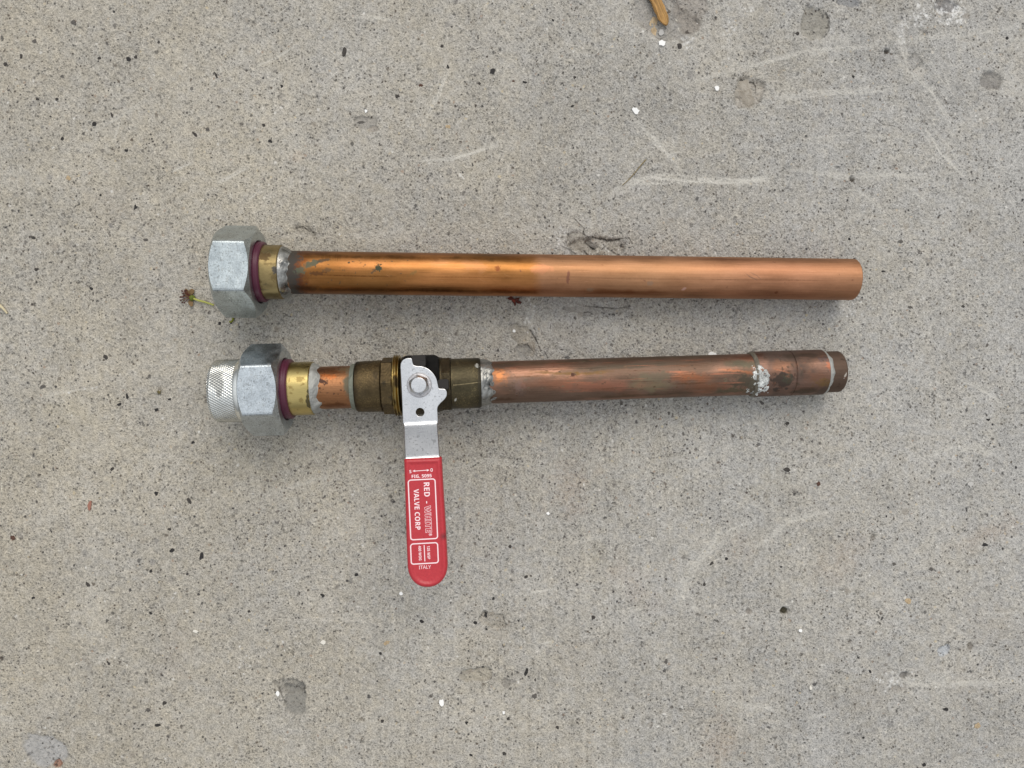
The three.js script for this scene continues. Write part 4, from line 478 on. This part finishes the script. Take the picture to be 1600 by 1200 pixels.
    write('S', -7.4, 7.9, 1.9, 1.5); write('O', 5.4, 7.6, 2.0, 1.7);
    c.lineWidth = 0.42 * K; c.beginPath(); c.moveTo(X(-5.6), Y(7.8)); c.lineTo(X(3.6), Y(7.6)); c.stroke();
    for (const [t, d] of [[-6.1, 1], [4.1, -1]]) { c.beginPath(); c.moveTo(X(t), Y(7.7)); c.lineTo(X(t + 1.6 * d), Y(7.0)); c.lineTo(X(t + 1.6 * d), Y(8.4)); c.fill(); }
    write('FIG. 5095', -0.8, 11.0, 2.0, 12.4);
    const box = (t0, t1, s0, s1) => { c.lineWidth = 0.70 * K; c.strokeStyle = ink; c.beginPath(); c.roundRect(X(t0), Y(s0), (t1 - t0) * K, (s1 - s0) * K, 1.5 * K); c.stroke(); };
    box(-8.9, 7.2, 13.1, 49.2); box(-9.2, 7.0, 51.7, 63.9);
    const q = Math.PI / 2;
    write('RED', 2.0, 19.2, 3.4, 9.3, { turn: q }); write('-', 2.0, 27.0, 3.4, 1.7, { turn: q }); write('WHITE', 2.0, 37.4, 3.5, 16.2, { turn: q, hollow: true }); write('®', 3.0, 46.6, 1.9, 1.8, { turn: q });
    write('VALVE CORP', -4.4, 31.1, 3.0, 24.8, { turn: q });
    write('125 WSP', 1.4, 57.4, 1.6, 8.2, { turn: q }); write('400 WOG', -3.8, 57.5, 1.6, 9.0, { turn: q });
    c.lineWidth = 0.55 * K; c.beginPath(); c.moveTo(X(-1.1), Y(53)); c.lineTo(X(-1.1), Y(62.4)); c.stroke();
    write('ITALY', -1.3, 66.1, 2.1, 7.4, { weight: '' });
    const tex = new THREE.CanvasTexture(cv); tex.colorSpace = THREE.SRGBColorSpace; tex.magFilter = THREE.LinearFilter;
    const B = new Paint(256, 512, 0.026, 0.084, 380); B.fill((x, y, o) => { o[0] = o[1] = o[2] = o[4] = 0; o[3] = 0; o[5] = 0.6 * fbm(x * 260, y * 260, 381, 4) + 0.4 * vn(x * 1200, y * 1200, 385); });
    const bump = B.maps().bump, vinyl = new THREE.MeshStandardMaterial({ map: tex, roughness: 0.36, metalness: 0, bumpMap: bump, bumpScale: 0.00016 });
    const m = part('grip', g, vinyl, lever, 'red vinyl grip with white printed lettering'); m.position.set(q0.x, 0, q0.z); m.rotation.y = ang;
  }
  {
    const cpt = L(530 + 748 / 6, 530 + 430 / 6, plateY + th + 0.003), bolt = new THREE.Group(); bolt.position.set(cpt.x, plateY + th, cpt.z);
    const dull = new THREE.MeshStandardMaterial({ roughness: 0.42, metalness: 0.95, bumpMap: solderTex.bumpMap, bumpScale: 0.0002 }); dull.color.setRGB(0.50, 0.49, 0.50);
    const lathe = (pts, seg = 64) => new THREE.LatheGeometry(pts.map(([r, y]) => new THREE.Vector2(r, y)), seg);
    part('flange', creased(lathe([[0.0045, 0], [0.0078, 0.0001], [0.0078, 0.0009], [0.0076, 0.0012], [0.0071, 0.0013], [0.0052, 0.0014]]), 0.6), dull, bolt);
    // hexagon with a turned top
    const seg = 96, rings = [], ap = 0.0058, hR = (f) => ap / Math.cos((((f + Math.PI / 6) % (Math.PI / 3)) + Math.PI / 3) % (Math.PI / 3) - Math.PI / 6), top = 0.0066, pos = [], idx = [];
    rings.push((f) => [hR(f), 0.0012], (f) => [hR(f), top - (hR(f) - 0.0046) * 1.5], (f) => [0.0047, top - 0.0001], (f) => [0.0045, top], (f) => [ap * 0.5, top + 0.0001], (f) => [0, top + 0.0001]);
    rings.forEach((fn) => { for (let j = 0; j <= seg; j++) { const f = j / seg * 2 * Math.PI + 0.16, [r, y] = fn(f - 0.16); pos.push(r * Math.cos(f), y, -r * Math.sin(f)); } });
    for (let i = 0; i < rings.length - 1; i++) for (let j = 0; j < seg; j++) { const a = i * (seg + 1) + j, b = a + seg + 1; idx.push(a, a + 1, b, a + 1, b + 1, b); }
    const g = new THREE.BufferGeometry(); g.setAttribute('position', new THREE.Float32BufferAttribute(pos, 3)); g.setAttribute('uv', new THREE.Float32BufferAttribute(new Float32Array(pos.length / 3 * 2).map((_, i) => pos[((i / 2) | 0) * 3 + (i % 2) * 2] / 0.06), 2)); g.setIndex(idx);
    part('hex_head', creased(g, 0.3), steel, bolt);
    part('stem', new THREE.CylinderGeometry(0.0042, 0.0042, plateY - padY + 0.002, 32).translate(0, -(th + (plateY - padY) / 2), 0), black, bolt);
    bolt.name = 'handle_nut'; root.add(bolt);
  }
  // solder at the valve's right end, with a drip
  {
    const drip = (px, py, a, b, c, s, t) => { const p = L(px, py, cy + Math.sqrt(Math.max(1e-6, RP * RP - Math.pow(L(px, py, cy + 0.008).z, 2)))), g = blob(a, b, c, s, 0.3); g.rotateY(t); g.translate(p.x, p.y, p.z); return g; };
    part('solder_joint', mergeGeometries([lumpyRing(vg - 0.0003, at(763, RP) + 0.001, 0.0158, RP + 0.0002, cy, 43, 0.0007, 0.0026, 0.0003), drip(771, 612, 0.0018, 0.0010, 0.0016, 4, 0), drip(773, 622, 0.0028, 0.0009, 0.0008, 6, 0.5), drip(769, 600, 0.0014, 0.0009, 0.0018, 9, 0)].map((g) => (g.index ? g.toNonIndexed() : g))), solderTex, root);
    part('solder_joint', lumpyRing(va + 0.0003, at(541, RP), 0.0156, RP + 0.0001, cy, 47, 0.0003, 0.001, 0.0001), (() => { const m = greySolder.clone(); m.color.setRGB(...s3(120, 124, 112)); return m; })(), root);
  }
  // the long tarnished pipe
  const tarn = s3(112, 92, 70), dark = s3(74, 62, 48), gre = s3(110, 102, 80), red = s3(150, 84, 62);
  {
    const x0 = vg - 0.006, x1 = cl + 0.01, T = paintPipe(x0, x1, 2048, 400, (x, y, n) => { const w = fbm(x * 22, y * 60, 405, 4), f = sst(0.42, 0.62, w); return [0.325 - 0.14 * f, 0.182 - 0.060 * f, 0.124 - 0.036 * f, 0.36 + 0.12 * f, 1 - 0.18 * f]; });
    for (let i = 0; i < 8; i++) T.st(800 + i * 42, 568 - i * 1.7 + rr(-2, 2), 44, rr(6, 10), { c: [dark, s3(90, 76, 60), s3(84, 66, 52)][i % 3], a: 0.75, rough: 0.6, metal: 0.55, soft: 0.9, wob: 0.7 });
    T.stroke([[860, 586], [900, 580], [960, 573], [1040, 569], [1080, 566]].map(([x, y]) => T.at(x, y)), 0.0028, { c: s3(94, 82, 68), a: 0.8, rough: 0.6, metal: 0.5, wob: 0.7 });
    T.stroke([[830, 581], [870, 584], [920, 584], [955, 580]].map(([x, y]) => T.at(x, y)), 0.0016, { c: s3(112, 84, 40), a: 0.7, rough: 0.55, metal: 0.6, wob: 0.9 });
    T.st(894, 586, 4.5, 2.6, { c: s3(78, 46, 30), a: 1, rough: 0.7, metal: 0.2, wob: 0.7 }); T.st(810, 604, 10, 12, { c: s3(128, 104, 96), a: 0.55, rough: 0.6, metal: 0.5, wob: 0.8, soft: 0.7 }); T.st(815, 616, 6, 7, { c: s3(90, 72, 62), a: 0.6, rough: 0.6, metal: 0.4, wob: 0.9 });
    T.st(1010, 600, 34, 16, { rot: 0.2, c: s3(116, 104, 80), a: 0.85, rough: 0.62, metal: 0.4, wob: 0.7, soft: 0.7 }); T.st(1020, 590, 26, 10, { c: s3(104, 94, 76), a: 0.6, rough: 0.6, metal: 0.4, wob: 0.8 }); T.st(980, 619, 60, 6, { rot: -0.05, c: s3(82, 60, 40), a: 0.8, rough: 0.5, metal: 0.6, wob: 0.7, soft: 0.8 }); T.st(940, 604, 60, 10, { c: s3(166, 104, 80), a: 0.5, rough: 0.4, soft: 0.9, wob: 0.6 }); T.st(860, 600, 50, 10, { c: s3(160, 102, 74), a: 0.45, rough: 0.4, soft: 0.9, wob: 0.6 });
    T.st(1075, 590, 40, 10, { c: s3(158, 98, 66), a: 0.7, rough: 0.36, metal: 1, soft: 0.9, wob: 0.5 }); T.st(1100, 604, 42, 9, { c: s3(140, 90, 62), a: 0.6, rough: 0.36, soft: 0.9, wob: 0.5 });
    T.st(1160, 568, 34, 9, { rot: 0.1, c: s3(96, 92, 74), a: 0.85, rough: 0.62, metal: 0.4, wob: 0.7, soft: 0.7 }); T.st(1158, 596, 20, 16, { c: s3(72, 64, 50), a: 0.9, rough: 0.65, metal: 0.35, wob: 0.7, soft: 0.6 }); T.st(1140, 611, 34, 7, { c: s3(78, 74, 56), a: 0.8, rough: 0.65, metal: 0.4, wob: 0.8, soft: 0.7 }); T.st(1172, 604, 8, 18, { c: s3(84, 78, 64), a: 0.9, rough: 0.7, metal: 0.3, wob: 0.8 });
    T.stroke([[1120, 578], [1150, 580], [1168, 583], [1180, 586]].map(([x, y]) => T.at(x, y)), 0.0014, { c: s3(168, 108, 76), a: 0.6, rough: 0.42, metal: 1, wob: 0.5 });
    T.st(780, 588, 14, 14, { c: s3(186, 116, 64), a: 0.6, rough: 0.3, metal: 1, soft: 0.8, wob: 0.5 }); T.st(790, 572, 24, 5, { c: s3(88, 70, 60), a: 0.7, rough: 0.55, metal: 0.6, soft: 0.8 }); T.st(785, 624, 20, 5, { c: s3(72, 46, 26), a: 0.7, rough: 0.5, metal: 0.6, soft: 0.8 });
    for (let i = 0; i < 200; i++) T.st(rr(775, 1175), rr(560, 622), rr(0.5, 3), rr(0.4, 1.3), { rot: rr(-0.4, 0.4), c: [dark, tarn, s3(84, 54, 34), gre][i % 4], a: rr(0.3, 0.85), rough: 0.62, metal: 0.4, wob: 0.9 });
    for (let i = 0; i < 70; i++) { const x = rr(790, 1150), y = rr(562, 620), l = rr(8, 60); T.stroke([T.at(x, y), T.at(x + l, y - l * 0.03 + rr(-1, 1))], rr(0.0002, 0.0008), { c: [dark, s3(176, 112, 84), s3(96, 66, 44)][i % 3], a: rr(0.25, 0.6), rough: 0.5 }); }
    part('pipe', revolve([[x0, RP], [x0 + (x1 - x0) * 0.33, RP], [x0 + (x1 - x0) * 0.66, RP], [x1, RP]], cy, { seg: 128 }), T.material(0.0002), root, 'long tarnished copper piece right of the valve');
  }
  {
    const RC = 0.01555, x0 = cl, T = copperPaint(ce - cl, RC, 768, 430, (x, y, n) => { const f = sst(0.4, 0.65, fbm(x * 60, y * 60, 435, 4)); return [0.225 - 0.09 * f, 0.14 - 0.045 * f, 0.106 - 0.03 * f, 0.40 + 0.14 * f, 0.97 - 0.2 * f]; }), cc = 2 * Math.PI * RC;
    const S = (px, py) => { const l = at(px, 0.008), axis = proj(new THREE.Vector3(l, cy, 0).applyMatrix4(root.matrixWorld)); return [l - x0, cc * (0.5 + Math.asin(clamp((py - axis[1]) / (RC * FPX / 0.5), -0.97, 0.97)) / (2 * Math.PI))]; }, st = (px, py, rx, ry, o) => { const [x, y] = S(px, py); T.stain(x, y, rx * MPP, ry * MPP, o); };
    st(1215, 598, 18, 16, { rot: 0.5, c: s3(52, 42, 34), a: 0.9, rough: 0.65, metal: 0.3, wob: 0.8 }); st(1224, 592, 9, 8, { c: s3(66, 66, 52), a: 0.7, rough: 0.7, metal: 0.3, wob: 0.8 }); st(1215, 572, 24, 12, { c: s3(132, 92, 68), a: 0.5, rough: 0.4, soft: 0.8, wob: 0.6 }); st(1275, 588, 30, 14, { c: s3(128, 92, 72), a: 0.6, rough: 0.45, soft: 0.9, wob: 0.7 }); st(1292, 570, 7, 9, { c: s3(160, 98, 72), a: 0.7, rough: 0.40, metal: 1, wob: 0.9 }); st(1255, 612, 40, 7, { c: s3(60, 48, 34), a: 0.8, rough: 0.55, metal: 0.5, wob: 0.7, soft: 0.7 }); st(1280, 600, 16, 10, { c: s3(122, 94, 48), a: 0.6, rough: 0.5, metal: 0.7, wob: 0.8, soft: 0.8 }); st(1255, 556, 40, 6, { c: s3(62, 52, 42), a: 0.7, rough: 0.55, metal: 0.6, soft: 0.8, wob: 0.7 }); st(1298, 585, 6, 34, { c: s3(54, 50, 46), a: 0.85, rough: 0.6, metal: 0.4, wob: 0.5 }); st(1283, 562, 10, 5, { c: s3(96, 84, 84), a: 0.6, wob: 0.9 });
    T.stroke([S(1202, 577), S(1216, 580), S(1228, 584)], 0.0008, { c: s3(160, 108, 82), a: 0.6, rough: 0.35, metal: 1 });
    for (let i = 0; i < 60; i++) st(rr(1190, 1298), rr(552, 614), rr(0.6, 4), rr(0.5, 3), { rot: rr(0, 3), c: [dark, s3(78, 52, 38), s3(120, 84, 66)][i % 3], a: rr(0.25, 0.7), rough: 0.6, metal: 0.5, wob: 0.9 });
    const cpl = part('coupling', revolve([[cl + 0.0005, RP - 0.0004], [cl, RP + 0.0006], [cl + 0.0004, RC], [gr - 0.0006, RC], [gr - 0.00015, RC - 0.00045], [gr + 0.00015, RC - 0.00045], [gr + 0.0006, RC], [ce - 0.0006, RC], [ce, RC - 0.0005], [ce, RP - 0.0004]], cy, { seg: 128, ux0: cl, ux1: ce }), T.material(0.00018), root);
    const crustT = new Paint(512, 512, 0.1, 0.1, 470); crustT.fill((x, y, o) => { const n = fbm(x * 300, y * 300, 471, 4), q = vn(x * 1700, y * 1700, 474), k = clamp(0.54 + 1.1 * (n - 0.5) + 0.4 * (q - 0.5), 0.15, 0.9); o[0] = k * 0.97; o[1] = k; o[2] = k * 0.97; o[3] = 0.8; o[4] = 0; o[5] = 0.5 * n + 0.5 * q; });
    const xm = at(1188, 0.0135), fA = -0.55, fB = 1.15;
    part('flux_crust', skin(xm - 0.011, xm + 0.009, fA, fB, (x) => RP + (RC - RP) * sst(cl - 0.0022, cl + 0.0003, x), cy, (x, f) => {
      const u = (x - xm - 0.0012 * Math.sin(f * 3)) / (f < 0.25 ? 0.0052 : 0.0042 + 0.0035 * sst(0.55, 0.85, f) * (x < xm ? 1.5 : 0.2)), v = f < 0.15 ? (f - 0.15) / 0.52 : (f - 0.15) / 0.85, d = Math.hypot(u, v);
      const n = fbm(x * 420, f * 6.2, 481, 4), q = fbm(x * 1300 + 5, f * 19, 485, 2); const e = 0.95 - d + 1.9 * (n - 0.5) + 0.5 * (q - 0.5); return e > 0 ? 0.0004 * Math.min(1, e * 2) + 0.0003 * (q - 0.5) : 0.0011 * e; }), crustT.material(0.0006), root, 'white powdery crust over the coupling joint');
    part('solder_joint', lumpyRing(cl - 0.0022, cl + 0.0004, RP + 0.0001, RC - 0.0001, cy, 71, 0.0003, 0.0004, 0.0003), (() => { const m = greySolder.clone(); m.color.setRGB(...s3(112, 106, 94)); return m; })(), root);
    part('solder_joint', lumpyRing(ce - 0.0004, ce + 0.0020, RC - 0.0003, RP + 0.0002, cy, 73, 0.0003, 0.0010, 0.0001), greySolder, root);
  }
  {
    const x0 = ce - 0.004, T = paintPipe(x0, se, 256, 450, (x, y, n) => [0.125, 0.085, 0.062, 0.55, 0.75]);
    T.st(1314, 587, 1.6, 5, { rot: 0.3, c: s3(190, 182, 172), a: 0.8, rough: 0.5, metal: 0.5, wob: 0.6 }); for (let i = 0; i < 16; i++) T.st(rr(1304, 1326), rr(556, 608), rr(0.8, 4), rr(0.8, 4), { c: [s3(60, 46, 36), s3(116, 84, 66), s3(90, 70, 58)][i % 3], a: rr(0.3, 0.7), wob: 0.9 });
    part('pipe_stub', revolve([[x0, RP], [se - 0.0008, RP], [se, RP - 0.0006], [se, RP - 0.0012], [se - 0.0003, RP - 0.0015], [se - 0.06, RP - 0.0015]], cy, { seg: 128, ux0: x0, ux1: se }), T.material(0.0002), root);
  }
  return root;
})();

// ------------------------------------------------------------------ small things lying on the slab
{
  // pale splinter of wood at the top of the picture
  const a = onSlab(1008, -32, 0.0028), b = onSlab(1041, 41, 0.0032), len = a.distanceTo(b), root = thing('wood_splinter', 'light brown wood splinter poking in at the top edge', 'wood'); root.position.copy(a); const d = b.clone().sub(a); root.rotation.y = Math.atan2(d.x, d.z);
  const T = new Paint(256, 512, 0.02, 0.05, 600); T.fill((x, y, o) => { const n = fbm(x * 900, y * 60, 601, 4), q = fbm(x * 2200, y * 120, 603, 2), k = 0.75 + 0.8 * (n - 0.5) + 0.4 * (q - 0.5), c = s3(196, 152, 92); o[0] = c[0] * k; o[1] = c[1] * k; o[2] = c[2] * k; o[3] = 0.85; o[4] = 0; o[5] = n * 0.6 + q * 0.4; });
  for (let i = 0; i < 14; i++) { const x = rr(0, 0.02), y = rr(0, 0.05); T.stroke([[x, y], [x + rr(-0.0006, 0.0006), y + rr(0.004, 0.014)]], 0.0003, { c: s3(104, 70, 36), a: 0.8, dh: -0.3 }); }
  const rows = 26, cs = [[-1, -0.2], [-0.86, 0.75], [-0.45, 1], [0, 0.92], [0.4, 1.02], [0.82, 0.7], [1, -0.2], [0.6, -1], [-0.6, -1]], pos = [], uv = [], idx = [];
  for (let i = 0; i <= rows; i++) { const t = i / rows, w = 0.0042 * (t > 0.72 ? Math.sqrt(Math.max(0.02, 1 - Math.pow((t - 0.72) / 0.28, 2.2))) * 0.86 + 0.14 * 0.4 : 1) * (1 + 0.10 * (vn(t * 9, 1, 611) - 0.5)), h = 0.0019 * (t > 0.85 ? 1 - (t - 0.85) * 3 : 1); cs.forEach(([x, y], j) => { pos.push(x * w + 0.0006 * (vn(t * 12, j * 3, 612) - 0.5), y * h + 0.0004 * (vn(t * 20, j * 5, 613) - 0.5), t * len); uv.push((x * 0.5 + 0.5) * 0.5 + j * 0.01, t); }); }
  for (let i = 0; i < rows; i++) for (let j = 0; j < 9; j++) { const p = i * 9 + j, q = i * 9 + (j + 1) % 9; idx.push(p, p + 9, q, q, p + 9, q + 9); }
  for (const base of [0, rows * 9]) for (let j = 1; j < 8; j++) idx.push(...(base ? [base, base + j + 1, base + j] : [base, base + j, base + j + 1]));
  const g = new THREE.BufferGeometry(); g.setAttribute('position', new THREE.Float32BufferAttribute(pos, 3)); g.setAttribute('uv', new THREE.Float32BufferAttribute(uv, 2)); g.setIndex(idx); part('splinter', creased(g, 0.8), T.material(0.0005), root); root.rotation.x = 0; root.rotateX(-Math.asin((b.y - a.y) / len));
}
{
  // withered flower beside the upper nut
  const root = thing('withered_flower', 'withered brown flower with green stalk beside upper union nut', 'flower'), o = onSlab(297, 466); root.position.copy(o);
  const q = (px, py, up) => onSlab(px, py, up).sub(o);
  const gm = plain(92, 104, 22, 0.7), ym = plain(176, 178, 92, 0.7), br = plain(74, 38, 34, 0.8), tan = plain(122, 98, 66, 0.8), rd = plain(96, 44, 40, 0.8);
  const cal = blob(0.0021, 0.0014, 0.0019, 701, 0.2); const cp = q(301.5, 466, 0.0016); cal.translate(cp.x, cp.y, cp.z); part('calyx', cal, gm, root);
  part('stalk', tubeTaper([q(303, 466.5, 0.0018), q(312, 470, 0.0022), q(322, 472.5, 0.0020), q(335, 477, 0.0012)], 0.00075, 0.0006, 14, 8), ym, root);
  for (let i = 0; i < 16; i++) { const a = Math.PI + rr(-1.15, 1.15), l = rr(9, 16), e = q(298 + Math.cos(a) * l, 463 + Math.sin(a) * l * 0.95, rr(0.0006, 0.0035)), m = q(298 + Math.cos(a + rr(-0.3, 0.3)) * l * 0.5, 463 + Math.sin(a) * l * 0.5, rr(0.0018, 0.004)); const t = tubeTaper([q(299, 465 + rr(-2, 2), 0.0018), m, e], 0.00022, 0.00016, 8, 5), tip = blob(0.00065, 0.0005, 0.00055, 720 + i, 0.3, 1); tip.translate(e.x, e.y, e.z); const st = part('stamen', t, i % 3 ? rd : tan, root); part('anther', tip, br, st); }
  for (const [x, y, t] of [[299, 474, 0.9], [300, 456, -0.9], [293, 458, -1.8]]) { const s = flake(ragged(0.0016, 9, 0.2, 1.6), 0.0003, 0.0001); s.rotateZ(0.25); s.rotateY(-t); const p = q(x, y, 0.0010); s.translate(p.x, p.y, p.z); part('sepal', s, tan, root); }
}
{
  const root = thing('stalk_fragment', 'tiny curled green stalk poking out below upper union nut', 'stalk'), o = onSlab(363, 500); root.position.copy(o);
  part('stalk', tubeTaper([onSlab(364, 492, 0.001).sub(o), onSlab(365, 499, 0.0012).sub(o), onSlab(362, 503, 0.0008).sub(o), onSlab(359, 503, 0.0008).sub(o)], 0.0009, 0.0006, 12, 7), plain(118, 122, 40, 0.75), root);
}
{
  const o = onSlab(995, 268), root = thing('grass_stem', 'thin dry grass stem above the upper pipe among pale scuffs', 'stem'); root.position.copy(o);
  part('stem', tubeTaper([[972, 290], [982, 281], [992, 270], [1000, 260], [1009, 250]].map(([x, y], i) => onSlab(x, y, 0.0006 + 0.0002 * i).sub(o)), 0.00025, 0.00042, 22, 6), plain(134, 118, 78, 0.75), root);
}
{
  const root = thing('bud_scale', 'dry red-brown bud scales tucked under the upper pipe edge', 'bud'), o = onSlab(803, 470); root.position.copy(o); const m = plain(128, 52, 30, 0.6), m2 = plain(86, 38, 26, 0.7);
  for (const [x, y, t, l] of [[801, 468, 0.9, 0.003], [806, 469, -0.4, 0.003], [804, 473, 1.4, 0.0026], [798, 467, 0.1, 0.0026], [810, 472, 0.4, 0.0022]]) { const g = blob(l, 0.0008, 0.001, (x * 3) | 0, 0.3, 2); g.rotateZ(0.3); g.rotateY(-t); const p = onSlab(x, y, 0.001).sub(o); g.translate(p.x, p.y, p.z); part('scale', g, x % 2 ? m : m2, root); }
}
{
  const root = thing('plant_tuft', 'olive brown plant crumb left of the knurled pipe end', 'debris'), o = onSlab(250, 613); root.position.copy(o); const m = plain(116, 104, 66, 0.85), m2 = plain(92, 84, 50, 0.85);
  for (let i = 0; i < 9; i++) { const a = rr(0, 6.28), l = rr(2, 5); const g = tubeTaper([onSlab(250 + rr(-2, 2), 613 + rr(-2, 2), 0.0006).sub(o), onSlab(250 + Math.cos(a) * l * 0.6, 613 + Math.sin(a) * l * 0.6, 0.0014).sub(o), onSlab(250 + Math.cos(a) * l, 613 + Math.sin(a) * l, 0.0006).sub(o)], 0.0004, 0.0002, 6, 5); part('fibre', g, i % 2 ? m : m2, root); }
}
{
  const o = onSlab(5, 482), root = thing('dry_petal', 'curled cream petal at the left edge of the slab', 'petal'); root.position.copy(o);
  part('petal', tubeTaper([onSlab(-6, 474, 0.0012).sub(o), onSlab(2, 478, 0.0014).sub(o), onSlab(8, 484, 0.001).sub(o), onSlab(12, 490, 0.0006).sub(o)], 0.0014, 0.0006, 12, 8), plain(208, 196, 164, 0.8), root);
}
{
  // flakes of white paint and pale chips
  const white = plain(238, 238, 236, 0.7), cream = plain(218, 214, 204, 0.8), grey = plain(182, 180, 176, 0.8), rosy = plain(150, 104, 88, 0.8);
  const CH = [[993, 173, 4.6, 5, 1, white, 'white paint flake at the upper end of a long scuff'], [690, 1097, 3.4, 5, 0.8, white, 'oblong white paint flake below and right of the red handle'], [434, 1083, 2.6, 3.8, 0.7, white, 'white paint flake stuck at edge of grey patch, lower left'], [1034, 68, 5, 4, 1.3, white, 'ragged white paint flake just below the wood splinter'], [1034, 49, 4.5, 4, 1, grey, 'pale grey stone chip touching the wood splinter tip'], [1120, 138, 3.4, 3.6, 1, white, 'round white paint flake left of the chipped pale stone'], [1113, 553.5, 5, 3.2, 1.3, white, 'white chip half hidden along upper edge of valve pipe'], [627, 927, 2.6, 2.4, 1.2, white, 'small white flake left of the red handle tip'], [505, 1003, 3.4, 3.6, 1, cream, 'pale flake between red handle and lower left grey patch'], [306, 986, 4.2, 2.2, 1.2, cream, 'wide pale flake on bare slab at lower left'], [1250, 985, 2.4, 2.4, 1, white, 'small white flake beside the round dark hole, lower right'], [803, 517, 2, 2.6, 0.8, white, 'tiny white flake between the two pipes'], [787, 1113, 1.8, 2.4, 0.9, white, 'tiny white flake near bottom centre of the slab'], [1266, 1074, 2, 3, 0.8, cream, 'tiny pale flake low on the right of the slab'], [141, 789, 2.6, 7, 0.8, rosy, 'narrow reddish chip on the slab left of the red handle'], [1516, 756, 4.4, 4, 1, grey, 'grey three-cornered chip on bare slab at right'], [572, 174, 2.4, 2.4, 1, white, 'tiny white flake on the small chip above the upper pipe'], [856, 802, 2.4, 2.2, 1.1, white, 'small white flake right of the red grip']];
  for (const [x, y, a, b, k, m, label] of CH) { const n = a > 4 ? 11 : 8, r = b * MPP, g = flake(ragged(r, n, 0.28, a / b), 0.0005, 0.00012), f = part('paint_flake', g, m, scene); if (m === grey || m === rosy) { f.name = numbered('stone_chip'); } f.position.copy(onSlab(x, y, 0.0002)); f.rotation.set(rr(-0.1, 0.1), rr(0, 6), rr(-0.08, 0.08)); if (a / b < 0.9 || a / b > 1.2) f.rotation.y = x === 1113 ? 0 : rr(-0.25, 0.25); tag(f, label, m === grey || m === rosy ? 'stone chip' : 'flake'); }
}
for (const name of ['wood_splinter', 'stalk_fragment', 'grass_stem', 'dry_petal']) {   // things of one piece are plain meshes
  const root = scene.getObjectByName(name), m = root.children[0]; m.position.copy(root.position); m.quaternion.copy(root.quaternion); m.name = name; m.userData = root.userData; scene.remove(root); scene.add(m);
}
renderer.render(scene, camera);
